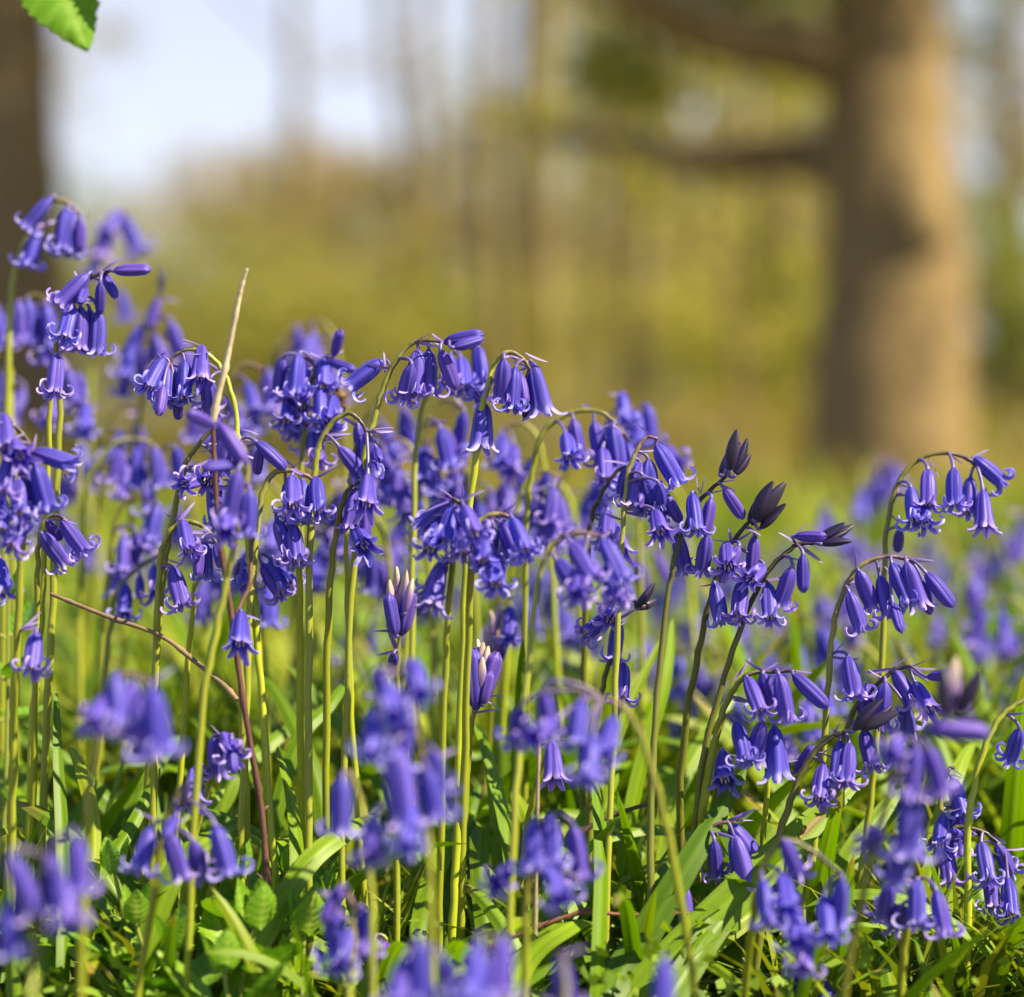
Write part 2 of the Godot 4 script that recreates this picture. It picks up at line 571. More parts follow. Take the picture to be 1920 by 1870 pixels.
# ---------------------------------------------------------------- the bluebells, one by one: label, metres away, stem colour, stem, flowers (top, mouth, kind), bracts
func plants() -> Array:
	return [
	["tall bluebell with a pointed bud jutting right, on the far left", 0.895, 1, [78,1700, 82,1480, 97,1180, 105,960, 112,740, 104,660, 120,590, 148,540, 178,517, 208,508],
		[212,508,284,505,2, 192,510,222,560,2, 188,530,184,590,2, 165,515,112,572,0, 136,570,126,636,0, 152,576,150,656,0, 184,582,182,662,0, 168,580,165,652,0, 160,540,158,570,2], [150,535,143,500, 118,600,100,625]],
	["slim stem with one bell, left of the dark pointed bud plant", 0.885, 0, [55,1700, 58,1400, 70,1250, 81,1100, 88,900, 94,770, 100,690, 105,668],
		[107,666,106,738,0], [104,670,92,655]],
	["small arched bluebell against the dark trunk, upper left", 0.985, 2, [5,1200, 14,760, 20,560, 45,455, 80,395, 110,376, 138,388, 152,408],
		[95,372,50,425,0, 72,430,55,498,0, 124,392,120,470,0, 152,412,152,474,2, 136,398,132,478,0], []],
	["pale out-of-focus bluebell against the bright sky gap", 1.2, 2, [165,900, 176,560, 190,450, 215,398, 238,404],
		[205,412,190,475,1, 228,404,262,472,0, 186,470,176,520,0, 222,396,208,440,0, 225,545,238,600,0], []],
	["soft bluebell left of the pointed bud plant, beside the trunk", 1.03, 1, [25,1000, 20,640, 45,565, 78,556, 100,590],
		[35,566,35,645,0, 52,562,56,640,0, 86,570,96,652,0, 102,600,86,682,0, 66,580,70,640,0], []],
	["soft bluebell cut by the left edge at mid height", 1.08, 1, [-20,1100, -12,800, -8,610, 0,570],
		[-6,578,2,652,0, 10,700,20,755,0, 45,730,20,790,0], []],
	["soft bluebell with a dark pointed top behind the arched sharp one", 1.08, 1, [225,1400, 245,950, 270,720, 290,600, 303,520],
		[303,545,304,498,3, 296,560,280,620,2, 266,610,236,672,0, 250,640,236,705,0, 320,602,336,670,0, 292,630,302,700,0, 240,682,226,742,0, 340,640,362,702,0, 270,650,266,722,0, 312,660,322,742,0], []],
	["sharp arched bluebell with five hanging bells left of the pale dry stalk", 0.872, 0, [518,1700, 500,1420, 482,1200, 470,1080, 462,960, 450,850, 438,760, 420,700, 390,664, 355,655, 330,665, 318,682],
		[307,672,284,730,0, 318,684,318,755,0, 346,676,348,748,0, 378,648,380,714,1, 306,722,302,780,2, 331,742,328,788,2, 392,716,386,772,0, 480,828,537,880,2, 487,840,478,892,2], [310,662,274,681, 376,648,344,630, 372,650,342,638, 452,806,483,809, 455,800,472,778]],
	["purple half-open bluebell just in front of the brown twig", 0.80, 2, [372,1420, 398,1220, 428,1070, 452,950, 464,870, 440,815, 405,800],
		[402,800,358,772,2, 408,792,462,872,2, 442,872,384,876,2, 446,884,430,972,0, 468,918,464,1004,0, 420,950,432,1000,0], []],
	["arching bluebell stem with bells hidden behind the brown twig", 0.88, 1, [262,1700, 288,1280, 302,1110, 318,1000, 344,882, 366,842, 396,808, 418,806],
		[420,815,416,892,0, 404,862,396,905,0, 402,890,412,985,0, 380,900,350,905,0], [372,850,398,846]],
	["crowded bluebell with an upright bud, the bee on its side", 0.925, 1, [560,1600, 562,1200, 565,900, 572,800, 582,730, 596,680, 612,672],
		[530,672,520,738,0, 560,664,556,740,0, 580,692,545,748,1, 606,672,612,728,0, 618,678,668,695,2, 625,668,641,618,2, 576,722,570,764,0, 600,730,606,790,0, 560,762,548,818,0, 602,770,622,802,0, 592,800,598,866,0, 570,790,570,842,0, 546,740,540,792,0, 628,742,622,792,0], [600,672,640,664, 570,860,556,836]],
	["bluebell arching right over two big bells, left of centre", 0.868, 1, [580,1700, 578,1300, 582,1000, 590,880, 600,832, 620,796, 650,775, 672,786, 688,812],
		[636,838,680,896,0, 690,808,696,892,0, 690,890,690,948,1, 706,842,714,862,2], [608,827,650,818, 608,827,636,842]],
	["bright green stem with one narrow bell behind the arching pair", 0.89, 0, [684,1700, 669,1500, 657,1300, 650,1040, 655,930, 664,850, 672,800],
		[670,794,682,872,2], []],
	["small dark-stemmed bluebell below the arching pair", 0.866, 1, [612,1700, 612,1300, 618,1120, 628,1010, 640,950, 655,916, 675,905],
		[668,915,655,990,0, 686,955,682,1028,2, 664,990,690,1022,1], [676,905,692,930]],
	["arched bluebell with three bells side by side, purple-brown stem", 0.865, 2, [452,1600, 462,1300, 472,1090, 484,960, 505,896, 535,882, 570,890, 595,905],
		[536,905,546,974,0, 566,900,572,974,0, 592,895,600,962,0, 548,892,555,950,0], [590,900,600,920]],
	["thick pale green stem with two slanting bells under the trio", 0.87, 0, [570,1700, 563,1300, 562,1100, 560,1000, 540,960, 515,960],
		[518,974,546,1042,0, 550,984,562,1052,0, 555,960,548,990,2], []],
	["bluebell with one big straight bell, curled tips, low left of centre", 0.868, 1, [285,1700, 290,1400, 295,1150, 300,1055, 312,1008, 330,987, 352,978, 382,988, 402,1012, 416,1048],
		[342,976,362,1034,0, 386,1008,386,1086,0, 374,1018,372,1082,2, 405,1018,422,1062,2, 322,1064,346,1134,0], [330,985,366,940, 316,1050,345,1058]],
	["thin green stem under the big straight bell", 0.89, 0, [328,1650, 345,1340, 358,1180, 366,1090, 372,1040, 384,1000], [384,1004,392,1060,2], []],
	["bluebell with two long slanting bells behind the brown twig", 0.90, 0, [505,1700, 492,1320, 478,1110, 474,1055, 484,1040],
		[492,1058,532,1114,0, 506,1048,552,1094,0, 470,1030,465,1098,0, 455,1048,444,1098,0], []],
	["tiny pale bell close behind the brown twig", 0.85, 2, [462,1600, 452,1300, 446,1180, 448,1152], [452,1148,456,1206,1], []],
	["soft lone bell low behind the green stems", 1.0, 0, [500,1500, 498,1250, 498,1108, 503,1100], [504,1102,508,1172,0, 492,1110,490,1160,2], []],
	["full bluebell head cut by the left edge", 0.825, 1, [22,1620, 26,1360, 36,1100, 40,1030, 52,960, 62,890, 55,835, 28,800],
		[5,778,22,842,1, 26,828,52,856,1, 62,846,142,872,0, 66,870,88,955,0, 46,862,60,958,0, 20,850,14,924,0, 34,900,46,965,0, 2,928,12,994,0, 42,978,18,1014,0, 52,960,28,1024,0, 68,1186,68,1254,0], [40,1178,75,1168, 62,850,66,815, 40,1180,76,1176]],
	["two sharp bells leaning right, low on the left edge", 0.868, 1, [60,1620, 66,1300, 70,1100, 72,1020, 84,978, 104,966, 126,976],
		[78,1000,112,1058,0, 115,975,158,1038,0, 88,976,104,1016,2], [106,966,140,995]],
	["single bell cut by the left edge above the green stems", 0.85, 1, [-30,1500, -22,1200, -14,1060, -4,1046], [0,1050,12,1110,0, -14,1070,-10,1120,0], []],
	["soft drooping bluebell behind the left stems", 1.03, 0, [150,1350, 156,960, 180,872, 220,830, 268,825, 300,848],
		[226,840,214,905,0, 256,835,260,912,0, 290,840,302,912,0, 240,870,230,932,0, 276,900,282,962,0, 330,840,330,892,0], []],
	["soft bluebell with a long leaning stem behind the thin dry branch", 0.955, 1, [168,1600, 200,1235, 216,1122, 246,1076, 290,1046, 312,1030],
		[236,1096,240,1150,0, 290,1060,300,1114,0, 262,1080,268,1120,2], []],
	["soft violet bluebell behind the tall one on the far left", 1.06, 2, [150,1300, 150,900, 140,760, 128,690], [124,690,142,752,0, 146,700,150,770,0, 110,740,96,790,0, 160,760,166,810,0], []],
	["arching bluebell with two plump purple buds at its tip, top centre", 0.872, 1, [640,1700, 655,1200, 680,880, 700,790, 716,735, 740,682, 765,650, 792,638, 830,641, 846,640],
		[718,676,654,726,0, 772,684,754,754,0, 784,656,776,738,0, 804,656,802,738,0, 826,656,856,732,2, 832,642,907,626,2, 850,652,906,634,2], [768,645,810,632, 722,700,724,660, 800,640,842,656]],
	["slightly soft bluebell tucked behind the plump buds", 0.935, 2, [770,1450, 775,1000, 786,790, 828,692, 858,656, 900,650],
		[864,670,872,728,0, 896,650,906,718,0, 890,716,900,745,0, 846,668,840,720,0], []],
	["tall straight bluebell at the centre with a drooping tip and one bell below", 0.87, 0, [848,1800, 854,1620, 862,1400, 872,1080, 882,950, 897,800, 908,750, 920,702, 935,672, 955,660, 980,672, 992,692],
		[945,674,940,748,0, 966,690,962,768,0, 998,680,1016,768,1, 986,718,983,788,3, 955,690,962,750,0, 906,754,902,838,1, 975,700,985,760,2], [985,662,1021,686, 950,660,974,682, 935,700,905,742]],
	["broad arched bluebell right of centre, slightly soft", 0.93, 1, [985,1400, 986,1000, 995,900, 1015,820, 1045,786, 1090,770, 1130,775, 1160,800, 1182,832],
		[1075,786,1086,864,0, 1114,790,1132,868,0, 1150,802,1162,884,0, 1060,812,1068,860,0, 1176,830,1192,902,0, 1130,840,1134,900,0], []],
	["soft upright bluebell behind the broad arch", 1.02, 2, [1205,1450, 1200,1000, 1190,800, 1172,745],
		[1165,736,1170,792,0, 1190,770,1196,832,0, 1214,760,1221,832,0, 1140,790,1150,852,0, 1245,838,1268,872,0, 1180,800,1176,860,0], []],
	["pink-stemmed bluebell with tightly hung bells right of centre", 0.872, 2, [1138,1700, 1150,1400, 1160,1120, 1163,1050, 1170,960, 1180,880, 1195,842, 1214,820, 1232,823],
		[1230,834,1272,908,0, 1200,868,1188,948,0, 1216,862,1214,960,0, 1236,908,1242,964,0, 1246,925,1278,982,2, 1228,958,1236,998,1, 1204,890,1228,955,0], [1214,821,1246,812, 1165,975,1125,962]],
	["dark curved bluebell stem left of the pink stem", 0.90, 3, [1092,1600, 1096,1250, 1104,1010, 1120,942, 1150,892, 1182,870], [1140,958,1134,1014,0, 1150,980,1162,1034,1, 1176,880,1170,930,0], []],
	["soft purple bluebell with two slanting bells, centre", 0.80, 2, [958,1650, 975,1400, 1000,1150, 1016,1060, 1042,1014, 1082,1000, 1132,1006],
		[1070,1018,1112,1084,0, 1044,1050,1092,1114,0, 1130,1010,1168,1090,0, 1092,1060,1080,1114,0, 1142,1050,1152,1124,0], []],
	["full bluebell head with dew-bright tips left of the centre stem", 0.835, 1, [826,1600, 836,1250, 846,1080, 858,1000, 868,955, 848,934],
		[845,940,788,988,0, 850,950,834,1016,0, 870,950,892,1002,0, 866,970,870,1036,0, 836,1050,804,1114,0, 830,1062,812,1132,1, 856,960,906,1024,0, 826,980,806,1030,0], [850,935,828,908, 866,945,870,915]],
	["bluebell nodding right just beyond the centre stem", 0.838, 2, [868,1560, 878,1200, 886,1010, 908,972, 940,964, 966,976],
		[940,976,972,1044,0, 926,990,915,1066,0, 960,972,988,1034,0, 930,1040,930,1096,0, 900,992,906,1052,0], []],
	["upright head of cream and violet buds, left of the centre stem", 0.878, 1, [745,1600, 748,1400, 745,1262, 748,1200, 748,1140],
		[742,1192,727,1112,2, 746,1140,741,1062,4, 752,1146,761,1068,4, 755,1190,773,1102,2, 738,1150,732,1086,4, 749,1182,752,1104,4, 758,1150,772,1086,4, 747,1196,740,1124,4, 748,1170,750,1090,4, 738,1226,734,1268,2], [750,1232,722,1166]],
	["cream and violet bud head hugging the centre stem", 0.882, 1, [868,1600, 880,1390, 892,1320, 898,1300, 901,1262],
		[893,1332,884,1216,2, 900,1276,906,1204,4, 904,1312,932,1222,2, 896,1262,893,1200,4, 904,1280,916,1210,4, 899,1300,903,1232,4, 906,1322,920,1260,2], []],
	["softer bud head behind the centre stem", 0.955, 1, [898,1650, 915,1400, 928,1260, 930,1220, 931,1180],
		[925,1206,918,1146,4, 930,1186,936,1130,4, 940,1208,946,1154,4, 920,1236,908,1182,4, 932,1230,931,1172,4, 936,1240,950,1190,2, 957,1140,955,1196,0], []],
	["dark-stemmed bluebell with a blackish bud pair, right of centre", 0.885, 3, [1104,1650, 1112,1400, 1124,1320, 1142,1240, 1156,1162, 1168,1124, 1190,1128],
		[1150,1150,1094,1186,0, 1160,1164,1150,1234,0, 1170,1244,1164,1308,0, 1192,1140,1226,1092,3, 1196,1142,1232,1126,3, 1160,1120,1140,1160,0], [1170,1128,1150,1105]],
	["bluebell with a dark upright bud cluster, tallest of three dark-budded ones", 0.87, 3, [1220,1780, 1222,1500, 1230,1330, 1245,1170, 1262,1062, 1285,988, 1310,942, 1340,912, 1362,893],
		[1298,925,1304,994,0, 1334,934,1320,1006,2, 1270,1000,1286,1074,0, 1326,1004,1318,1074,0, 1358,917,1396,974,2, 1350,890,1371,834,3, 1368,884,1383,806,3, 1376,886,1400,822,3, 1378,892,1407,850,3, 1362,882,1388,830,3], [1314,926,1300,894, 1314,926,1316,890, 1286,990,1236,1004, 1350,905,1379,896]],
	["bluebell with a dark bud cluster, middle of three dark-budded ones", 0.87, 3, [1282,1780, 1275,1500, 1290,1330, 1315,1200, 1335,1110, 1365,1030, 1395,990, 1415,972],
		[1362,1018,1360,1062,0, 1386,1024,1350,1092,2, 1416,1004,1408,1080,2, 1340,1094,1352,1168,0, 1392,1088,1380,1154,0, 1432,1062,1398,1084,0, 1404,982,1432,924,3, 1414,976,1450,904,3, 1426,986,1471,944,3, 1420,980,1474,906,3, 1410,986,1428,938,3, 1424,992,1460,960,3], [1372,1020,1366,985, 1378,1020,1362,990]],
	["leaning bluebell with a sideways dark bud spear, lowest of three dark-budded ones", 0.872, 3, [1288,1700, 1316,1440, 1352,1295, 1391,1170, 1438,1074, 1480,1032, 1500,1020, 1528,1020],
		[1440,1094,1440,1158,0, 1486,1064,1464,1138,0, 1506,1040,1506,1112,2, 1490,1006,1546,1004,2, 1530,1016,1582,980,3, 1540,1016,1600,984,3, 1540,1021,1596,1016,3, 1544,1018,1588,996,3], [1484,1016,1512,976, 1496,1022,1546,1056]],
	["wide sharp arch of six bells, at the right below the big trunk", 0.90, 1, [1600,1750, 1628,1540, 1644,1380, 1655,1200, 1658,1100, 1662,1000, 1675,932, 1700,882, 1735,856, 1775,850, 1810,858, 1828,872],
		[1708,914,1708,978,0, 1740,880,1735,948,0, 1788,878,1785,948,0, 1820,895,1810,964,0, 1843,920,1840,988,1, 1826,858,1884,908,0, 1722,940,1726,980,0, 1688,994,1690,1038,2], [1740,856,1768,892, 1668,960,1690,990]],
	["arched bluebell with a long bud at its end, below the wide sharp arch", 0.875, 2, [1502,1750, 1530,1560, 1546,1400, 1555,1250, 1563,1178, 1580,1112, 1605,1070, 1640,1048, 1680,1044, 1704,1052],
		[1592,1110,1616,1184,0, 1610,1070,1640,1140,0, 1650,1080,1666,1154,0, 1672,1056,1702,1128,0, 1700,1055,1722,1134,1, 1736,1074,1786,1138,2, 1730,1090,1746,1154,2, 1674,1130,1686,1184,2, 1590,1231,1600,1304,0], [1682,1047,1756,1060, 1640,1046,1612,1062, 1605,1068,1606,1030, 1566,1222,1590,1205]],
	["bluebell with a flat row of bells, one bud poking right, above the broad leaf", 0.858, 1, [1305,1700, 1318,1520, 1335,1420, 1352,1345, 1378,1292, 1405,1264, 1450,1260, 1490,1258],
		[1400,1270,1422,1330,0, 1430,1264,1450,1324,0, 1460,1264,1476,1350,0, 1487,1264,1552,1326,2, 1380,1354,1396,1424,0, 1430,1354,1416,1428,1], [1388,1266,1402,1232, 1376,1275,1402,1236, 1432,1258,1460,1246, 1490,1258,1522,1264]],
	["single pale wide bell on a short green stem", 0.868, 0, [1412,1850, 1430,1600, 1440,1460, 1448,1385, 1450,1368], [1452,1362,1456,1452,1, 1492,1448,1524,1394,2], [1440,1460,1432,1474]],
	["lone bell peeping from behind the broad dark leaf", 0.88, 1, [1330,1600, 1345,1470, 1350,1412], [1356,1408,1354,1458,1], []],
	["leaning dark-stemmed bluebell with a black bud spear across its neighbours", 0.862, 3, [1415,1820, 1455,1600, 1490,1482, 1520,1422, 1555,1386, 1590,1371, 1622,1354],
		[1600,1371,1656,1312,3, 1620,1366,1672,1324,3, 1610,1368,1682,1334,3, 1575,1390,1564,1458,0, 1592,1394,1582,1464,0, 1545,1434,1530,1494,0], [1530,1410,1602,1436, 1560,1384,1575,1352]],
	["dense bluebell with a white-tipped open bell, right of the black bud spear", 0.872, 3, [1535,1750, 1560,1480, 1600,1335, 1640,1290, 1670,1262, 1700,1250],
		[1625,1284,1624,1360,0, 1660,1280,1654,1364,0, 1675,1255,1712,1318,0, 1716,1280,1734,1326,1, 1740,1270,1774,1257,2, 1700,1330,1710,1374,1, 1620,1368,1632,1434,0], [1675,1250,1724,1232, 1700,1252,1745,1282]],
	["big soft bluebell close to the lens at the right, dark thick stem", 0.70, 3, [1580,1900, 1610,1720, 1650,1540, 1690,1432, 1722,1390, 1762,1350, 1785,1310],
		[1782,1340,1796,1232,4, 1770,1345,1770,1250,3, 1796,1340,1832,1250,3, 1742,1366,1858,1376,2, 1720,1400,1708,1494,0, 1742,1402,1772,1486,0, 1690,1380,1658,1408,0, 1712,1482,1702,1604,0, 1696,1590,1690,1660,0, 1650,1560,1640,1600,0], []],
	["curving green stem with one bell cut by the right edge", 0.868, 0, [1816,1880, 1814,1600, 1822,1500, 1850,1392, 1882,1340, 1922,1312, 1950,1304], [1912,1368,1904,1432,0, 1945,1330,1950,1400,0], [1895,1330,1880,1342]],
	["small bell with a dark curled bract beside the right green stem", 0.88, 1, [1740,1850, 1752,1640, 1765,1500, 1776,1448, 1788,1440], [1785,1460,1800,1524,0, 1790,1520,1796,1600,0, 1770,1530,1752,1580,0], [1782,1442,1816,1456]],
	["low dark arch with six bells at the lower right", 0.874, 3, [1690,1880, 1700,1720, 1722,1630, 1742,1584, 1772,1556, 1812,1552, 1850,1564, 1882,1592],
		[1762,1566,1818,1572,0, 1770,1580,1776,1650,0, 1840,1580,1846,1645,0, 1870,1584,1902,1645,0, 1855,1628,1855,1694,0, 1890,1648,1888,1710,0], [1850,1562,1890,1585]],
	["soft bluebell with three wide bells at the lower right", 0.81, 1, [1688,1880, 1698,1760, 1712,1680, 1728,1648], [1670,1660,1664,1728,0, 1720,1650,1714,1728,0, 1756,1670,1768,1748,0, 1690,1700,1690,1750,0], []],
	["short arched bluebell beside the broad leaf, two pinkish bells", 0.858, 2, [1270,1880, 1285,1700, 1296,1640, 1312,1590, 1335,1552, 1366,1540],
		[1340,1578,1346,1650,0, 1370,1546,1422,1624,1, 1376,1566,1398,1654,1, 1281,1658,1286,1736,0], [1366,1536,1402,1522, 1325,1565,1358,1560]],
	["soft dark-blue bluebell low at the right, many bells", 0.765, 1, [1395,1900, 1410,1740, 1424,1650, 1444,1602, 1475,1576, 1530,1600, 1575,1640],
		[1470,1576,1502,1646,0, 1430,1650,1436,1726,0, 1466,1640,1470,1696,0, 1480,1700,1490,1756,0, 1512,1738,1500,1806,0, 1545,1680,1546,1744,0, 1580,1650,1575,1734,0], []],
	["dark stem lying almost flat along the bottom right of centre", 0.855, 3, [1250,1870, 1290,1842, 1380,1841, 1460,1826, 1494,1830], [1476,1832,1470,1885,0, 1530,1832,1552,1875,1, 1495,1830,1512,1880,0], []],
	["large blurred bell at the very bottom, left of centre", 0.63, 2, [800,2050, 798,1900, 790,1790, 782,1762], [786,1766,790,1868,0, 830,1800,850,1880,0, 760,1800,748,1870,0], []],
	["large blurred dark-violet bells at the very bottom centre", 0.62, 1, [960,2050, 940,1880, 925,1770, 905,1752], [896,1770,880,1862,0, 944,1756,934,1862,0, 915,1800,905,1900,0], []],
	["blurred single bell at the bottom, right of the dark-violet ones", 0.63, 1, [1060,2050, 1062,1900, 1056,1810, 1050,1790], [1050,1792,1062,1890,0], []],
	["blurred upright bell at the bottom, in front of the broad leaves", 0.64, 1, [1250,2050, 1246,1900, 1244,1830, 1246,1796], [1246,1798,1240,1900,0], []],
	["soft violet bluebell above the bottom edge, left of centre", 0.735, 2, [655,1950, 660,1800, 662,1720, 655,1672], [640,1664,606,1726,2, 626,1690,634,1790,0, 682,1704,692,1782,0, 655,1740,640,1800,0], []],
	["blurred bluebell in the bottom left corner", 0.63, 1, [60,2000, 62,1820, 70,1680, 85,1600], [20,1605,62,1712,0, 92,1600,104,1702,0, 145,1572,152,1672,0, 18,1690,20,1790,0, 110,1640,140,1720,0], []],
	["soft bluebell on a thick olive stem, lower left", 0.775, 1, [255,1900, 285,1700, 306,1560, 330,1492, 346,1470],
		[286,1550,264,1624,0, 315,1560,342,1646,0, 362,1580,370,1648,0, 404,1548,432,1638,0, 338,1520,350,1460,3, 330,1530,318,1560,2], []],
	["small soft bluebell with a pinkish top, lower left", 0.835, 2, [345,1680, 372,1540, 398,1450, 420,1384, 436,1382], [400,1382,406,1456,0, 434,1386,442,1446,2, 365,1440,370,1494,1, 418,1376,446,1410,0], []],
	["big blurred bluebell with three merging bells, left", 0.675, 2, [150,1900, 158,1640, 178,1420, 205,1300, 240,1262, 280,1282], [216,1264,226,1356,0, 246,1276,252,1378,0, 286,1290,302,1412,0, 204,1300,186,1348,0, 265,1326,270,1420,0], []],
	["tall pile of blurred bells left of the centre stem", 0.68, 2, [812,1900, 806,1650, 800,1500, 785,1380, 765,1290, 745,1262],
		[704,1258,722,1318,0, 772,1238,792,1296,0, 722,1280,742,1336,0, 762,1320,744,1440,0, 702,1330,700,1404,0, 812,1408,822,1488,0, 740,1400,762,1540,0, 800,1440,822,1536,0, 700,1528,700,1596,0, 772,1508,765,1576,0], []],
	["blurred bell with frilled tips, left of the tall blurred pile", 0.72, 2, [700,1900, 696,1650, 680,1520, 655,1450, 642,1452], [642,1456,640,1560,0], []],
	["blurred bluebell on a stem curving up from the right, centre", 0.725, 2, [1305,1900, 1262,1610, 1216,1420, 1182,1342, 1156,1318, 1130,1312],
		[1020,1294,1032,1378,0, 1090,1312,1080,1390,0, 975,1330,970,1396,0, 1042,1350,998,1374,0, 1112,1380,1100,1456,0, 1152,1344,1128,1408,0, 1094,1400,1112,1456,0], []],
	["small open starry bell under the blurred centre bluebell", 0.862, 1, [978,1650, 996,1510, 1012,1450, 1034,1398, 1056,1386], [1034,1390,1038,1456,1], [1034,1394,1010,1402]],
	["blurred trio of bells low at the centre", 0.74, 2, [985,1950, 985,1760, 990,1650, 1010,1560, 1035,1528], [1000,1540,998,1626,0, 1032,1530,1036,1616,0, 1076,1550,1088,1648,0, 962,1620,928,1646,0, 1022,1620,1052,1676,0, 1082,1660,1030,1704,2], []],
	["withered pale bell hanging low near the bottom, left of centre", 0.86, 0, [735,1900, 730,1800, 724,1760, 706,1752], [700,1770,702,1848,1, 724,1766,728,1800,2], []],
	]

func soft_plants() -> Array:
	# further bluebells, well behind: across, down, metres away, side, flowers
	return [[1640,850,1.35,1,7], [1570,935,1.3,-1,6], [1500,1150,1.12,1,5], [1545,1150,1.15,1,4], [1890,950,1.28,1,4], [1872,1050,1.3,-1,3], [1740,1180,1.2,-1,7], [1800,1160,1.25,1,6], [1895,1210,1.18,1,7],
		[720,740,1.06,1,6], [750,820,1.0,-1,7], [830,750,0.98,1,6], [835,820,1.02,-1,7], [930,860,1.05,1,7], [1010,880,0.98,1,6], [1040,900,1.06,-1,7], [790,900,1.1,1,6], [600,600,1.12,-1,6], [545,620,1.12,1,6], [460,680,1.05,1,7],
		[430,740,1.08,-1,6], [230,760,1.12,1,5], [120,820,1.15,1,6], [1250,900,1.15,-1,4], [1300,1100,1.3,1,5], [1240,1180,1.22,-1,5], [680,1130,1.15,1,4], [1370,1150,1.28,1,5], [1080,1160,1.2,1,6], [1680,1150,1.4,1,5], [1150,1180,1.3,-1,5],
		[980,790,1.02,-1,4], [650,860,1.08,1,5], [330,900,1.16,-1,5], [500,1000,1.3,1,5], [900,960,1.2,-1,5], [1000,1020,1.3,1,6], [1470,1000,1.9,1,6], [1130,960,1.7,1,5], [1850,1330,1.15,-1,5], [870,1040,1.5,1,6], [60,900,1.35,1,5], [280,1010,1.5,-1,5],
		[1180,1010,1.12,1,6], [1330,1210,1.1,-1,6], [1420,1080,1.35,-1,5], [1560,1060,1.2,1,6], [1620,1210,1.08,-1,6], [1500,1260,1.02,1,5], [1720,1060,1.45,1,5], [1760,990,1.6,-1,5], [1845,1150,1.4,1,6], [1250,1040,1.4,1,5], [1060,1080,1.12,-1,6], [960,1090,1.1,1,6], [690,960,1.02,-1,6], [610,940,1.05,1,6], [500,900,1.06,-1,6], [410,1010,1.05,1,5], [250,930,1.0,1,5], [150,930,1.2,-1,5], [1300,1260,1.15,1,5], [770,1010,1.06,-1,6], [1090,860,1.1,1,6], [1690,1010,1.3,-1,6], [1800,1060,1.2,1,6], [1860,1010,1.5,-1,5], [1780,1250,1.1,1,6], [1660,1290,1.12,1,5], [1570,1180,1.3,-1,5], [1900,1120,1.15,-1,6], [1440,1180,1.2,-1,5], [1380,1010,1.6,1,5]]


# ---------------------------------------------------------------- leaves
func ribbon(pts3: PackedVector3Array, half: float, face: Vector3, tone: Color, spots := []) -> ArrayMesh:
	# a strap leaf along a path: keeled, tapering to a point, ribbed along its length
	var path := smooth_path(pts3, 7)
	var b := MB.new()
	var pts := PackedVector3Array()
	var cc := PackedColorArray()
	var n := path.size()
	for k in n:
		var s := k / float(n - 1)
		var t := (path[mini(k + 1, n - 1)] - path[maxi(k - 1, 0)]).normalized()
		var side := t.cross(face).normalized()
		var nn := side.cross(t).normalized()
		var w := half * (0.6 + 0.55 * sin(PI * pow(s, 0.75) * 0.9)) * sqrt(maxf(0.0, 1.0 - pow(s, 5.0))) + 0.0002
		for q in 9:
			var u := q / 4.0 - 1.0
			pts.append(path[k] + side * u * w - nn * (absf(u) * w * 0.32 - u * u * w * 0.1))
			var col := tone * (0.9 + 0.16 * (q % 2) + rr(-0.03, 0.03))
			if absf(u) < 0.1:
				col = col.lerp(tone * 1.35, 0.6)
			for e in spots:
				if Vector2((s - e[0]) * 14.0, (u - e[1]) * 1.6).length() < 0.55:
					col = col.lerp(Color(0.20, 0.07, 0.015), 0.8)
			cc.append(col)
	b.grid(pts, cc, n, 9)
	return b.mesh()

func strap_group(label: String, leaves: Array) -> void:
	# leaves read off one by one: metres away, half width in millimetres, tone, path, facing
	rng.seed = hash(label)
	var first: Array = leaves[0]
	var p0 := at(first[3][0], first[3][1], first[0])
	var root := thing("leaf_tuft", label, "leaves", Vector3(p0.x, gy(p0.x, p0.z), p0.z), "tufts of strap leaves")
	for e in leaves:
		var d: float = e[0]
		var flat: Array = e[3]
		var pts := PackedVector3Array()
		var n := flat.size() / 2
		var a := at(flat[0], flat[1], d)
		if a.y > gy(a.x, a.z):
			var foot := a + (a - at(flat[2], flat[3], d)).normalized() * 0.02
			pts.append(Vector3(foot.x, gy(foot.x, foot.z) - 0.008, foot.z + rr(-0.01, 0.01)) - root.position)
		for k in n:
			pts.append(at(flat[k * 2], flat[k * 2 + 1], d + (k / float(n - 1) - 0.6) * 0.06 + rr(-0.004, 0.004)) - root.position)
		part("leaf", ribbon(pts, e[1] * 0.001, e[4], e[2], e[5] if e.size() > 5 else []), M.leaf[rng.randi() % M.leaf.size()], root)

func tuft(label: String, where: Vector3, count: int, low: float, high: float, group: String) -> void:
	var root := thing("leaf_tuft", label, "leaves", where, group)
	var a0 := rr(0, TAU)
	for k in count:
		var l := rr(low, high)
		var bs := Basis(Vector3.UP, a0 + TAU * k / count + rr(-0.5, 0.5)) * Basis(Vector3.RIGHT, rr(-0.1, 0.35))
		part("leaf", STRAP[rng.randi() % STRAP.size()], M.leaf[rng.randi() % M.leaf.size()], root, Transform3D(bs.scaled_local(Vector3(l * rr(0.42, 0.8), l, l)), Vector3(rr(-0.006, 0.006), -0.006, rr(-0.006, 0.006))))

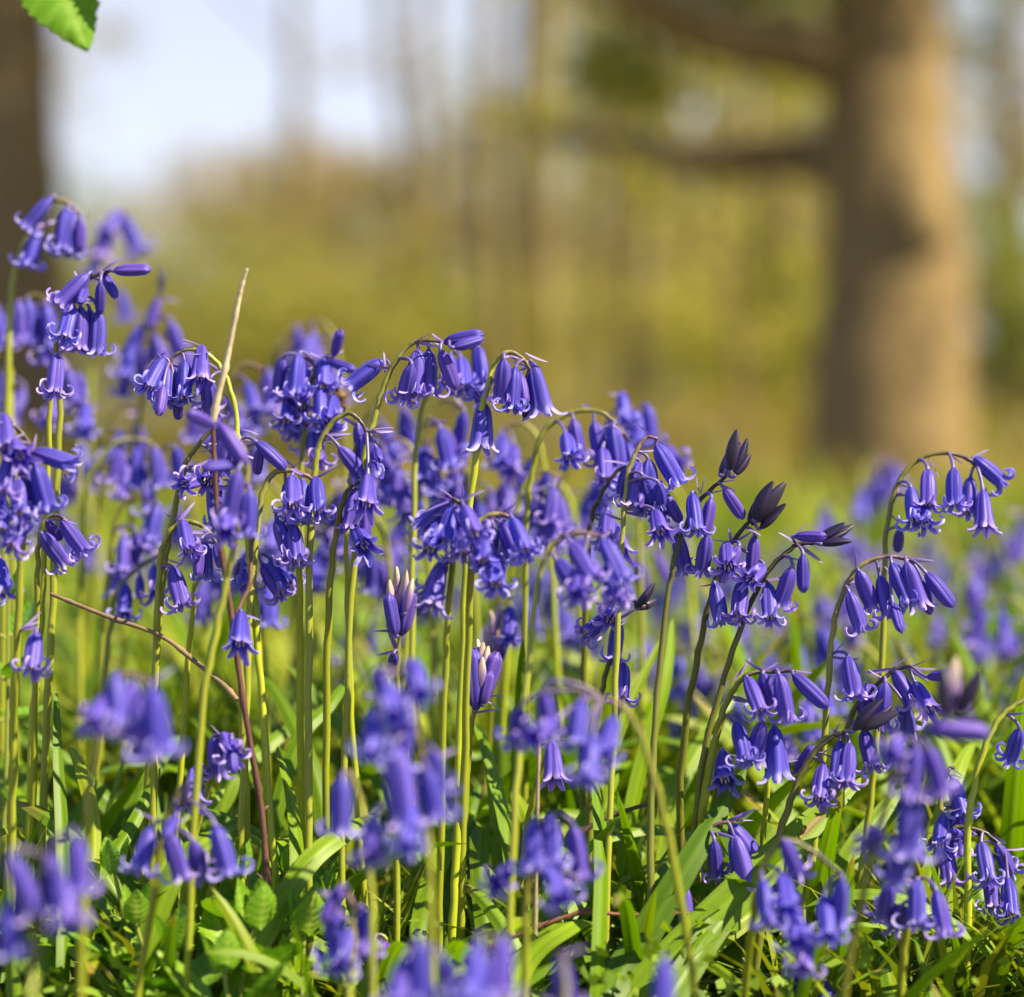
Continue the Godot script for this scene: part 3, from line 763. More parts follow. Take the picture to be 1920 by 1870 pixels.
func seedling(label: String, px: float, py: float, d: float, size: float) -> void:
	rng.seed = int(px * 3 + py)
	var top := at(px, py, d)
	var foot := Vector3(top.x + rr(-0.01, 0.01), 0, top.z + rr(-0.01, 0.01))
	foot.y = gy(foot.x, foot.z)
	var root := thing("toothed_seedling", label, "seedling", foot, "low toothed-leaved seedlings")
	var up := top - foot
	var mb := MB.new()
	var path := smooth_path(PackedVector3Array([Vector3(0, -0.01, 0), up * 0.5 + Vector3(rr(-0.004, 0.004), 0, rr(-0.004, 0.004)), up]), 5)
	var rad := PackedFloat32Array()
	var cols := PackedColorArray()
	for k in path.size():
		rad.append(lerpf(0.0012, 0.0007, k / float(path.size() - 1)))
		cols.append(Color(0.22, 0.27, 0.05))
	mb.tube(path, rad, 7, cols)
	var a := rr(0, TAU)
	for tier in 4:
		var o := up * (1.0 - 0.16 * tier * minf(1.0, 0.05 / maxf(0.01, up.y)) * 2.0)
		var l: float = size * [0.55, 1.0, 1.15, 1.0][tier] * rr(0.85, 1.15)
		for k in (2 if tier else 3):
			var yaw := a + tier * PI / 2 + TAU * k / (2 if tier else 3) + rr(-0.3, 0.3)
			var out := Vector3(sin(yaw), 0, cos(yaw))
			var stalk: Vector3 = o + out * l * 0.22 + Vector3(0, l * 0.05, 0)
			mb.tube(PackedVector3Array([o, o.lerp(stalk, 0.5) + Vector3(0, 0.001, 0), stalk]), PackedFloat32Array([0.0006, 0.0005, 0.0005]), 5, PackedColorArray([cols[0], cols[0], cols[0]]))
			var bs := Basis(Vector3.UP, yaw) * Basis(Vector3.RIGHT, [0.35, 1.0, 1.25, 1.4][tier] + rr(-0.25, 0.2))
			part("leaf", LEAFV[rng.randi() % 4], M.young[rng.randi() % 3], root, Transform3D(bs.scaled_local(Vector3(l, l, l)), stalk))
	part("stem", mb.mesh(), M.stem, root)

func stick(mb: MB, flat: Array, d: float, r0: float, r1: float, col: Color, origin: Vector3, d1 := -1.0, col2 := Color.BLACK) -> void:
	var keys := PackedVector3Array()
	var n := flat.size() / 2
	for k in n:
		keys.append(at(flat[k * 2], flat[k * 2 + 1], lerpf(d, d1 if d1 > 0 else d, k / float(maxi(1, n - 1)))) - origin)
	var path := smooth_path(keys, 5)
	var rad := PackedFloat32Array()
	var cols := PackedColorArray()
	for k in path.size():
		var s := k / float(path.size() - 1)
		var knot := 1.0 + (0.35 if k % 7 == 3 else 0.0) + rr(-0.08, 0.08)
		rad.append(lerpf(r0, r1, s) * knot)
		cols.append((col if col2 == Color.BLACK else col.lerp(col2, smoothstep(0.35, 0.75, s))) * rr(0.8, 1.2))
	mb.tube(path, rad, 8, cols)


# ---------------------------------------------------------------- trees and shrubs
func bough(path: PackedVector3Array, r0: float, r1: float, sides: int, noise: FastNoiseLite, lumps := 0.12, flare := 0.0) -> ArrayMesh:
	var p := smooth_path(path, 8)
	var rad := PackedFloat32Array()
	var cols := PackedColorArray()
	for k in p.size():
		var s := k / float(p.size() - 1)
		rad.append(lerpf(r0, r1, s) * (1.0 + flare * exp(-s * p.size() * 0.22)))
		cols.append(Color.WHITE)
	var mb := MB.new()
	mb.tube(p, rad, sides, cols, lumps, noise)
	return mb.mesh()

func leafy(centres: Array, count: int, size: float, tones: Array, parent: Node3D, called := "crown") -> void:
	# leaves thrown round the ends of the twigs: centres are [place, spread]; each leaf a folded diamond
	part(called, leaf_cloud(count, func(): 
		var c: Array = centres[rng.randi() % centres.size()]
		return c[0] + Vector3(rng.randfn(), rng.randfn() * 0.75, rng.randfn()) * c[1], size, tones, 5), M.foliage, parent)

func leaf_cloud(count: int, place: Callable, size: float, tones: Array, per: int) -> ArrayMesh:
	var v := PackedVector3Array()
	var nn := PackedVector3Array()
	var cc := PackedColorArray()
	var ii := PackedInt32Array()
	var n := 0
	for k in count:
		var p: Vector3 = place.call()
		var tone: Color = tones[rng.randi() % tones.size()]
		for q in per:
			var y := Vector3(rr(-1, 1), rr(-1, 0.8), rr(-1, 1)).normalized()
			var x := y.cross(Vector3(rr(-1, 1), rr(-1, 1), rr(-1, 1))).normalized()
			var f := y.cross(x)
			var l := size * rr(0.6, 1.4)
			var o := p + Vector3(rr(-1, 1), rr(-1, 1), rr(-1, 1)) * size * 1.1
			v.append_array([o - y * l * 0.5, o + x * l * 0.3 + f * l * 0.08, o + y * l * 0.5, o - x * l * 0.3 + f * l * 0.08])
			var c := tone * rr(0.75, 1.25)
			nn.append_array([f, f, f, f])
			cc.append_array([c, c, c, c])
			ii.append_array([n, n + 1, n + 2, n, n + 2, n + 3])
			n += 4
	var arr := []
	arr.resize(Mesh.ARRAY_MAX)
	arr[Mesh.ARRAY_VERTEX] = v
	arr[Mesh.ARRAY_NORMAL] = nn
	arr[Mesh.ARRAY_COLOR] = cc
	arr[Mesh.ARRAY_INDEX] = ii
	var m := ArrayMesh.new()
	m.add_surface_from_arrays(Mesh.PRIMITIVE_TRIANGLES, arr)
	return m

func tree(called: String, label: String, where: Vector3, tall: float, r: float, low: float, spread: float, leaves: int, leaf: float, tones: Array, bark: Material, sd: int, group: String, lean := Vector3.ZERO, category := "tree") -> void:
	rng.seed = sd
	var noise := FastNoiseLite.new()
	noise.seed = sd
	noise.frequency = 0.35
	var root := thing(called, label, category, Vector3(where.x, gy(where.x, where.z), where.z), group)
	var ax := PackedVector3Array([Vector3(0, -0.1, 0)])
	for k in range(1, 6):
		var s := k / 5.0
		ax.append(Vector3(rr(-0.02, 0.02) * tall * 0.5, tall * s, rr(-0.02, 0.02) * tall * 0.5) + lean * s * tall)
	part("trunk", bough(ax, r, r * 0.25, 14, noise, 0.12, 0.5), bark, root)
	var centres := []
	var limbs := 9
	for k in limbs:
		var s := lerpf(low / tall, 0.95, (k + rr(0.0, 0.8)) / limbs)
		var o: Vector3 = ax[0].lerp(ax[5], s)
		var seg := clampi(int(s * 5), 0, 4)
		o = ax[seg].lerp(ax[seg + 1], s * 5 - seg)
		var yaw := k * 2.4 + rr(-0.4, 0.4)
		var reach := spread * rr(0.6, 1.1) * (1.0 - 0.45 * s)
		var out := Vector3(cos(yaw), rr(0.15, 0.8), sin(yaw)) * reach
		var mid := o + out * 0.5 + Vector3(0, rr(-0.1, 0.15) * reach, 0)
		part("limb", bough(PackedVector3Array([o, mid, o + out]), r * 0.34 * (1.1 - s * 0.6), r * 0.05, 7, noise), bark, root)
		for q in 5:
			var f := 0.35 + 0.17 * q
			var c := o.lerp(mid, f * 2) if f < 0.5 else mid.lerp(o + out, f * 2 - 1)
			centres.append([c + Vector3(rr(-1, 1), rr(-0.5, 0.9), rr(-1, 1)) * reach * 0.28, reach * rr(0.10, 0.24)])
	leafy(centres, leaves, leaf, tones, root)

func shrub(label: String, where: Vector3, tall: float, wide: float, leaves: int, leaf: float, tones: Array, sd: int) -> void:
	rng.seed = sd
	var noise := FastNoiseLite.new()
	noise.seed = sd
	var root := thing("shrub", label, "shrub", Vector3(where.x, gy(where.x, where.z), where.z), "shrubs on the far bank")
	var centres := []
	for k in 11:
		var yaw := k * 2.4
		var reach := wide * 0.5 * rr(0.3, 1.0)
		var tip := Vector3(cos(yaw) * reach, tall * rr(0.55, 1.0) * (1.0 - 0.35 * reach / wide), sin(yaw) * reach)
		part("branch", bough(PackedVector3Array([Vector3(cos(yaw) * 0.06, -0.05, sin(yaw) * 0.06), tip * 0.5 + Vector3(rr(-0.1, 0.1), 0.12 * tall, rr(-0.1, 0.1)), tip]), 0.025, 0.006, 6, noise), M.twig, root)
		for q in 5:
			var f := 0.2 + 0.2 * q
			centres.append([tip * f + Vector3(rr(-0.15, 0.15) * wide, 0.06 * tall, rr(-0.15, 0.15) * wide), wide * rr(0.07, 0.13)])
	leafy(centres, leaves, leaf, tones, root, "foliage")


# ---------------------------------------------------------------- the scene
func _ready() -> void:
	cb = Basis(Vector3.RIGHT, -atan(235.0 / F))
	var cam := Camera3D.new()
	cam.name = "camera"
	var lens := CameraAttributesPhysical.new()
	lens.frustum_focal_length = 12.0 / (935.0 / F)
	lens.frustum_focus_distance = 0.87
	lens.frustum_near = 0.05
	lens.frustum_far = 900.0
	lens.exposure_aperture = lens.frustum_focal_length / 19.5
	cam.attributes = lens
	cam.fov = rad_to_deg(2.0 * atan(935.0 / F))
	cam.near = 0.05
	cam.far = 900.0
	cam.transform = Transform3D(cb, eye)
	add_child(cam)
	cam.current = true

	var env := Environment.new()
	env.background_mode = Environment.BG_SKY
	var sky := Sky.new()
	var air := ProceduralSkyMaterial.new()
	air.sky_top_color = Color(0.22, 0.42, 0.82)
	air.sky_horizon_color = Color(0.93, 0.96, 1.0)
	air.sky_curve = 0.34
	air.sky_energy_multiplier = 0.72
	air.ground_horizon_color = Color(0.55, 0.55, 0.45)
	air.ground_bottom_color = Color(0.25, 0.24, 0.16)
	air.sun_angle_max = 5.0
	sky.sky_material = air
	env.sky = sky
	env.tonemap_mode = Environment.TONE_MAPPER_LINEAR
	env.tonemap_exposure = 2.5
	env.sdfgi_enabled = true
	env.ssao_enabled = true
	env.ssil_enabled = true
	var we := WorldEnvironment.new()
	we.name = "environment"
	we.environment = env
	add_child(we)

	var sun := DirectionalLight3D.new()
	sun.name = "sun"
	sun.light_energy = 1.6
	sun.light_color = Color(1.0, 0.94, 0.80)
	sun.light_angular_distance = 0.55
	sun.shadow_enabled = true
	add_child(sun)
	var el := deg_to_rad(47.0)
	var s := Vector3(0.93 * cos(el), sin(el), 0.367 * cos(el))
	sun.look_at_from_position(s * 10.0, Vector3.ZERO, Vector3.UP)

	materials()
	make_bells()
	make_leaves()
	setting()
	woods()
	undergrowth()
	print("setting done ", Time.get_ticks_msec())
	for e in plants():
		bluebell(e[0], e[1], e[2], e[3], e[4], e[5])
	var sharp := known.size()
	for e in soft_plants():
		var here := Vector2(e[0], e[1])
		var near: Array = known[0]
		for q in sharp:
			if known[q][2].distance_squared_to(here) < near[2].distance_squared_to(here):
				near = known[q]
		var off: Vector2 = here - near[2]
		var way: String = ("right of" if off.x > 0 else "left of") if absf(off.x) > absf(off.y) else ("over" if off.y < 0 else "under")
		soft_bluebell("violet blur of a distant bluebell %s the %s" % [way, near[0]], e[0], e[1], e[2], e[3], e[4], "blurred bluebells behind")
	known = known.slice(0, sharp)
	tufts()
	details()
	print("done ", Time.get_ticks_msec())


func materials() -> void:
	var through := Color(0.34, 0.24, 0.74)
	M.petals = []
	var fibre := noise_tex(0.03, [[0.0, lin(0.62, 0.6, 0.74)], [0.45, lin(0.92, 0.9, 0.95)], [1.0, lin(1, 1, 1)]], 256, 4, 15)
	for t in [Color(1, 1, 1), Color(0.92, 0.95, 1.08), Color(1.12, 1.0, 1.0), Color(1.15, 0.98, 0.98), Color(0.8, 0.8, 0.95), Color(1.05, 0.9, 0.95)]:
		var pm := surface(t, 0.44, through, 0.36)
		pm.albedo_texture = fibre
		pm.uv1_scale = Vector3(1.6, 0.22, 1)
		M.petals.append(pm)
	M.faded = surface(Color(1.2, 1.0, 0.55), 0.6, through, 0.4)
	M.bract = surface(Color(1, 1, 1), 0.5, Color(0.25, 0.2, 0.4))
	M.bud = surface(Color(1, 1, 1), 0.45)
	M.plain = surface(Color(1, 1, 1), 0.6)
	M.stem = surface(Color(1, 1, 1), 0.42, Color.BLACK, 0.5)
	M.stem.albedo_texture = noise_tex(0.03, [[0.0, lin(0.84, 0.84, 0.82)], [0.45, lin(0.95, 0.95, 0.92)], [0.62, lin(1.0, 1.0, 1.0)], [1.0, lin(1.0, 0.98, 0.92)]], 256, 3, 5)
	M.stem.uv1_triplanar = true
	M.stem.uv1_scale = Vector3(180, 40, 180)
	M.leaf = []
	var streak := noise_tex(0.025, [[0.0, lin(0.74, 0.78, 0.7)], [0.5, lin(0.96, 0.97, 0.95)], [1.0, lin(1, 1, 0.96)]], 256, 3, 11)
	for t in [Color(1, 1, 1), Color(1.35, 1.12, 0.9), Color(0.72, 0.82, 0.9), Color(1.1, 1.15, 1.3), Color(0.85, 0.92, 0.7)]:
		var m := surface(t, 0.46, Color(0.74, 0.84, 0.10), 0.42)
		m.albedo_texture = streak
		m.uv1_scale = Vector3(3.0, 0.35, 1)
		M.leaf.append(m)
	M.young = []
	for t in [Color(1.15, 1.15, 0.8), Color(1.4, 1.25, 1.0), Color(0.95, 1.05, 0.7)]:
		M.young.append(surface(t, 0.40, Color(0.65, 0.75, 0.15), 0.5))
	M.hazel = surface(Color(0.95, 1.05, 0.7), 0.62, Color(0.65, 0.75, 0.15), 0.3)
	M.foliage = surface(Color(1, 1, 1), 0.6, Color(0.75, 0.72, 0.25), 0.4)
	M.wing = StandardMaterial3D.new()
	M.wing.transparency = BaseMaterial3D.TRANSPARENCY_ALPHA
	M.wing.albedo_color = Color(0.75, 0.7, 0.6, 0.35)
	M.wing.roughness = 0.2
	M.wing.cull_mode = BaseMaterial3D.CULL_DISABLED
	M.dead = surface(Color(1, 1, 1), 0.7)
	M.dead.albedo_texture = noise_tex(0.04, [[0.0, lin(0.55, 0.5, 0.45)], [0.6, lin(1, 1, 1)]], 256, 4, 8)
	M.dead.uv1_triplanar = true
	M.dead.uv1_scale = Vector3(120, 30, 120)
	M.bark = bark_material(Color(0.27, 0.18, 0.062), Color(0.085, 0.056, 0.020), 4.2)
	M.greybark = bark_material(Color(0.23, 0.17, 0.05), Color(0.10, 0.076, 0.025), 2.2)
	M.twig = bark_material(Color(0.24, 0.17, 0.09), Color(0.12, 0.08, 0.045), 4.0)


func bark_material(light: Color, dark: Color, scale: float) -> StandardMaterial3D:
	var m := StandardMaterial3D.new()
	m.roughness = 0.85
	m.albedo_texture = noise_tex(0.02, [[0.0, dark.linear_to_srgb()], [0.42, dark.lerp(light, 0.55).linear_to_srgb()], [0.7, light.linear_to_srgb()], [1.0, light.lerp(Color(0.22, 0.25, 0.10), 0.5).linear_to_srgb()]], 512, 5, 21)
	m.normal_enabled = true
	m.normal_texture = noise_tex(0.04, [], 512, 4, 22)
	m.normal_texture.as_normal_map = true
	m.normal_texture.bump_strength = 6.0
	m.uv1_triplanar = true
	m.uv1_scale = Vector3(scale, scale * 0.3, scale)
	return m


func setting() -> void:
	# the woodland floor, one sheet out to the horizon
	var xs := [-400.0, -150.0, -60.0, -25.0, -12.0, -6.0]
	for k in 49:
		xs.append(-3.6 + k * 0.15)
	xs.append_array([6.0, 12.0, 25.0, 60.0, 150.0, 400.0])
	var zs := [200.0, 60.0, 15.0, 4.0, 1.0, 0.3]
	for k in 45:
		zs.append(-0.1 * k)
	for k in 20:
		zs.append(-4.6 - 0.8 * k)
	zs.append_array([-24.0, -32.0, -45.0, -60.0, -90.0, -150.0, -300.0, -700.0])
	var n := FastNoiseLite.new()
	n.seed = 9
	n.frequency = 2.0
	var pts := PackedVector3Array()
	var cc := PackedColorArray()
	for z in zs:
		for x in xs:
			pts.append(Vector3(x, gy(x, z) + (0.006 * n.get_noise_2d(x * 5.0, z * 5.0) if absf(x) < 4.0 and z > -5.0 else 0.0), z))
			cc.append(Color.WHITE)
	var mb := MB.new()
	mb.grid(pts, cc, zs.size(), xs.size())
	var m := StandardMaterial3D.new()
	m.roughness = 0.95
	m.cull_mode = BaseMaterial3D.CULL_DISABLED
	m.albedo_texture = noise_tex(0.012, [[0.0, lin(0.035, 0.026, 0.014)], [0.35, lin(0.09, 0.065, 0.03)], [0.5, lin(0.12, 0.095, 0.035)], [0.65, lin(0.10, 0.12, 0.025)], [1.0, lin(0.17, 0.14, 0.055)]], 1024, 6, 31)
	m.uv1_triplanar = true
	m.uv1_world_triplanar = true
	m.uv1_scale = Vector3(0.5, 0.5, 0.5)
	structure("ground", mb.mesh(), m)


func woods() -> void:
	var noise := FastNoiseLite.new()
	noise.seed = 4
	noise.frequency = 0.25
	# the big trunk at the right, with its collar, boughs and crown
	var b := at(1650, 900, 6.0)
	var big := thing("tree", "thick tan sunlit trunk with a dark collar, standing at the right", "tree", Vector3(b.x, gy(b.x, b.z), b.z), "trees near the flowers")
	var o := big.position
	part("trunk", bough(PackedVector3Array([Vector3(0.02, -0.1, 0), at(1668, 760, 6.0) - o, at(1678, 560, 6.0) - o, at(1674, 420, 6.0) - o, at(1662, 200, 6.0) - o, at(1658, -40, 6.0) - o, Vector3(0.0, 3.2, 0), Vector3(0.1, 7.0, 0)]), 0.205, 0.125, 40, noise, 0.06, 0.10), M.bark, big)
	# collar: the swollen stub of an old bough, standing out of the trunk towards the light
	part("collar", bough(PackedVector3Array([at(1700, 120, 5.98) - o, at(1706, 240, 5.93) - o, at(1714, 340, 5.885) - o, at(1720, 405, 5.865) - o, at(1722, 440, 5.875) - o]), 0.06, 0.088, 24, noise, 0.08), M.bark, big)
	part("limb", bough(PackedVector3Array([at(1640, 130, 6.05) - o, at(1500, 90, 5.95) - o, at(1330, 60, 5.8) - o, at(1150, -30, 5.6) - o, at(900, -160, 5.4) - o]), 0.095, 0.04, 14, noise), M.bark, big)
	part("limb", bough(PackedVector3Array([at(1640, 330, 6.1) - o, at(1480, 290, 6.3) - o, at(1320, 300, 6.5) - o, at(1150, 260, 6.8) - o, at(1020, 250, 7.0) - o]), 0.078, 0.02, 12, noise), M.bark, big)
	rng.seed = 12
	var cs := []
	for k in 2:
		cs.append([at(rr(1280, 1480), rr(-60, -20), rr(6.2, 6.6)) - o, 0.08])
	for k in 1:
		cs.append([at(rr(1180, 1320), rr(120, 220), rr(6.3, 7.0)) - o, 0.10])
	for k in 34:
		var a := rr(0, TAU)
		cs.append([Vector3(cos(a) * rr(0.3, 2.6), rr(2.6, 6.5), sin(a) * rr(0.3, 2.4)), rr(0.2, 0.4)])
	part("limb", bough(PackedVector3Array([Vector3(0, 1.9, 0), Vector3(-0.5, 2.25, 0.2), Vector3(-1.1, 2.6, 0.3), Vector3(-1.7, 2.9, 0.3)]), 0.07, 0.015, 12, noise), M.bark, big)
	for k in 26:
		cs.append([Vector3(rr(-0.55, 0.42), rr(1.62, 2.2), rr(0.05, 0.65)), 0.12])
	for k in 44:
		cs.append([Vector3(rr(-1.35, 0.1), rr(1.55, 3.2), rr(-0.5, 0.3)), 0.15])
	leafy(cs, 8000, 0.045, [Color(0.32, 0.35, 0.03), Color(0.38, 0.37, 0.04), Color(0.24, 0.28, 0.03)], big)
	# the darker trunk at the left edge
	var lo := at(24, 900, 6.6)
	var left := thing("tree", "dark brown trunk cut off by the left edge of the picture", "tree", Vector3(lo.x, gy(lo.x, lo.z), lo.z), "trees near the flowers")
	o = left.position
	part("trunk", bough(PackedVector3Array([Vector3(-0.02, -0.1, 0), at(28, 700, 6.6) - o, at(32, 480, 6.6) - o, at(28, 250, 6.6) - o, at(24, -20, 6.6) - o, Vector3(0.03, 3.2, 0), Vector3(0.1, 7.0, 0)]), 0.152, 0.09, 36, noise, 0.10, 0.2), M.bark, left)
	rng.seed = 13
	cs = []
	for k in 30:
		var a := rr(0, TAU)
		cs.append([Vector3(cos(a) * rr(0.3, 2.3) - 0.6, rr(2.9, 6.5), sin(a) * rr(0.3, 2.2)), rr(0.2, 0.4)])
	leafy(cs, 1800, 0.035, [Color(0.14, 0.18, 0.02), Color(0.20, 0.20, 0.03)], left)

	var yellow := [Color(0.40, 0.38, 0.05), Color(0.33, 0.34, 0.04), Color(0.42, 0.37, 0.07)]
	var olive := [Color(0.31, 0.26, 0.06), Color(0.34, 0.26, 0.08), Color(0.26, 0.24, 0.045), Color(0.40, 0.31, 0.11)]
	var tan := [Color(0.40, 0.28, 0.10), Color(0.32, 0.22, 0.075), Color(0.36, 0.29, 0.07)]
	var green := [Color(0.22, 0.27, 0.03), Color(0.28, 0.31, 0.035), Color(0.17, 0.21, 0.03)]
	# slender trunks and shrubs between
	for e in [["slender pale trunk at the middle of the picture", 1006, 14.0, 7.0, 0.135, 3.2, 2.2, 900, olive, 201, 0.0], ["thin olive trunk left of the big one", 1265, 19.0, 7.5, 0.13, 2.6, 2.4, 1100, yellow, 202, 0.0],
			["thin brown trunk between the slender pale one and the big one", 1150, 22.0, 8.0, 0.14, 2.0, 2.6, 900, olive, 203, 0.01], ["thin trunk close left of the big one", 1430, 17.0, 7.0, 0.10, 2.2, 2.2, 1200, olive, 204, -0.01],
			["young tree with tan leaves standing in the sky gap", 545, 24.0, 8.0, 0.09, 2.3, 2.6, 420, tan, 205, 0.0], ["young tree with sparse leaves left of the slender pale trunk", 800, 27.0, 9.0, 0.11, 2.2, 3.0, 420, tan, 206, 0.01],
			["leafy yellow-green sapling between the slender pale trunk and the thin olive one", 1130, 9.5, 3.4, 0.022, 0.35, 0.75, 420, yellow, 208, 0.0], ["leafy sapling close left of the big trunk", 1395, 8.5, 3.2, 0.02, 0.25, 0.6, 380, yellow, 209, 0.0], ["dark thin trunk just right of the round brown shrub", 905, 16.0, 7.0, 0.07, 2.6, 2.0, 300, olive, 210, 0.02], ["dark thin trunk leaning left of the slender pale trunk", 760, 22.0, 8.0, 0.08, 2.4, 2.2, 260, tan, 211, -0.03],
			["dark thin trunk in the middle gap", 1345, 13.0, 7.0, 0.06, 2.2, 1.6, 400, green, 212, 0.02], ["slim tan pole of a tree left of the slender pale trunk", 945, 12.0, 7.5, 0.045, 3.4, 1.8, 300, olive, 213, -0.01], ["slim sunlit pole beyond the leafy sapling", 1190, 11.0, 7.5, 0.05, 3.2, 1.8, 300, olive, 215, 0.0], ["slim dark pole close left of the big trunk", 1500, 12.0, 7.5, 0.05, 3.2, 1.8, 400, green, 216, -0.015], 
			["thin tree right of the big trunk", 1900, 15.0, 6.5, 0.11, 1.2, 2.0, 1500, green, 207, 0.0]]:
		var p := at(e[1], 800, e[2])
		tree("young_tree", e[0], p, e[3], e[4], e[5], e[6], e[7], 0.05, e[8], M.greybark, e[9], "young trees behind", Vector3(e[10], 0, 0))
	for e in [["round brown-olive shrub left of the middle", 620, 17.0, 1.35, 2.1, 1560, tan, 301], ["olive shrub right of the round brown one", 840, 19.0, 1.35, 2.0, 1440, olive, 302], ["low yellow-green shrub below the sky gap", 300, 15.0, 1.05, 2.4, 1440, yellow, 303],
			["yellow-green shrub at the foot of the round brown one", 500, 13.0, 0.80, 2.0, 1200, yellow, 304], ["tall olive shrub behind the slender pale trunk", 1110, 23.0, 2.5, 2.6, 1560, olive, 305], ["brown shrub left of the big trunk", 1330, 21.0, 2.3, 2.6, 1560, tan, 306],
			["yellow-green shrub by the foot of the big trunk", 1420, 11.0, 0.62, 1.2, 780, yellow, 307], ["green shrub right of the big trunk", 1900, 12.0, 1.1, 1.6, 1080, green, 308], ["olive shrub close left of the big trunk", 1480, 16.0, 2.1, 2.0, 1320, olive, 309], ["shrub behind the dark trunk at the left edge", 60, 20.0, 1.6, 2.4, 1080, green, 310],
			["yellow shrub low behind the centre", 960, 14.0, 0.75, 2.2, 1080, yellow, 311]]:
		shrub(e[0], at(e[1], 800, e[2]), e[3], e[4], e[5], 0.045, e[6], e[7])
	# the far edge of the wood
	var kk := 0
	for e in [[470, 55.0, 3.2, tan], [620, 60.0, 3.8, olive], [760, 52.0, 3.4, tan], [930, 58.0, 5.5, olive], [1090, 50.0, 8.0, yellow], [1240, 56.0, 9.0, olive], [1380, 48.0, 12.0, green], [1520, 54.0, 12.0, olive], [1700, 50.0, 12.0, green], [1870, 47.0, 11.0, olive], [2010, 52.0, 12.0, green], [60, 58.0, 9.0, olive]]:
		var where: String = ["left of the round shrub", "behind the round shrub", "right of the round shrub", "left of the slender pale trunk", "right of the slender pale trunk", "in the middle gap", "beyond the low bough", "near the big trunk", "behind the big trunk", "right of the big trunk", "past the right edge", "behind the dark left trunk"][kk]
		tree("far_tree", "hazy tree at the far edge of the wood, " + where, at(e[0], 780, e[1]), e[2], 0.2, 0.9, 3.6, 1100, 0.13, e[3], M.greybark, 500 + kk, "trees at the far edge of the wood")
		kk += 1


func undergrowth() -> void:
	# clumps of blades too many and too blurred to count, from just behind the flowers to the trees
	rng.seed = 71
	var mb := MB.new()
	var tones := [Color(0.30, 0.26, 0.03), Color(0.25, 0.25, 0.025), Color(0.33, 0.27, 0.05), Color(0.18, 0.18, 0.02), Color(0.30, 0.20, 0.07)]
	var near_tones := [Color(0.25, 0.31, 0.02), Color(0.19, 0.28, 0.02), Color(0.29, 0.33, 0.025), Color(0.12, 0.20, 0.02)]
	for k in 3300:
		var d := 1.05 + 9.5 * pow(rng.randf(), 1.9) if k < 2500 else rr(0.84, 1.2)
		var x := rr(-0.30, 0.30) * d
		var h := rr(0.08, 0.17) * (1.0 if d < 4.0 else 1.3)
		if k >= 2500:
			h = rr(0.05, 0.11)
		var o := Vector3(x, gy(x, -d) - 0.005, -d)
		var tone: Color = tones[rng.randi() % tones.size()] if d > 3.5 else near_tones[rng.randi() % near_tones.size()]
		var a0 := rr(0, TAU)
		for q in 7:
			var a := a0 + TAU * q / 7.0 + rr(-0.3, 0.3)
			var out := rr(0.25, 1.0)
			var tall := h * rr(0.6, 1.1)
			var dir := Vector3(sin(a), 0, cos(a))
			var sd := Vector3(cos(a), 0, -sin(a))
			var pts := PackedVector3Array()
			var cc := PackedColorArray()
			var col := tone * rr(0.8, 1.2)
			for r in 4:
				var s := r / 3.0
				var w: float = [0.6, 1.0, 0.75, 0.05][r] * (0.0045 * (1.0 + d * 0.12) if k < 2500 else 0.0021)
				var p := o + dir * (0.006 + out * s * s * h * 0.8) + Vector3(0, tall * (s - 0.35 * s * s * out), 0)
				pts.append_array([p - sd * w, p + sd * w])
				cc.append_array([col, col])
			mb.grid(pts, cc, 4, 2)
	var o1 := MeshInstance3D.new()
	o1.name = "grass"
	o1.mesh = mb.mesh()
	o1.material_override = M.foliage
	add_child(o1)
	tag(o1, "soft yellow-green grassy undergrowth stretching back to the trees", "grass")
	o1.set_meta("kind", "stuff")
	# small leaves close to the soil among the stems
	var o2 := MeshInstance3D.new()
	o2.name = "ground_cover"
	o2.mesh = leaf_cloud(3000, func():
		var d := rr(0.5, 1.5)
		var x := rr(-0.27, 0.27) * d
		return Vector3(x, gy(x, -d) + 0.06 * pow(rng.randf(), 1.4), -d), 0.0065, [Color(0.17, 0.29, 0.015), Color(0.22, 0.34, 0.02), Color(0.10, 0.17, 0.02)], 5)
	o2.material_override = M.foliage
	add_child(o2)
	tag(o2, "mat of tiny green leaves covering the soil between the stems", "ground cover")
	o2.set_meta("kind", "stuff")


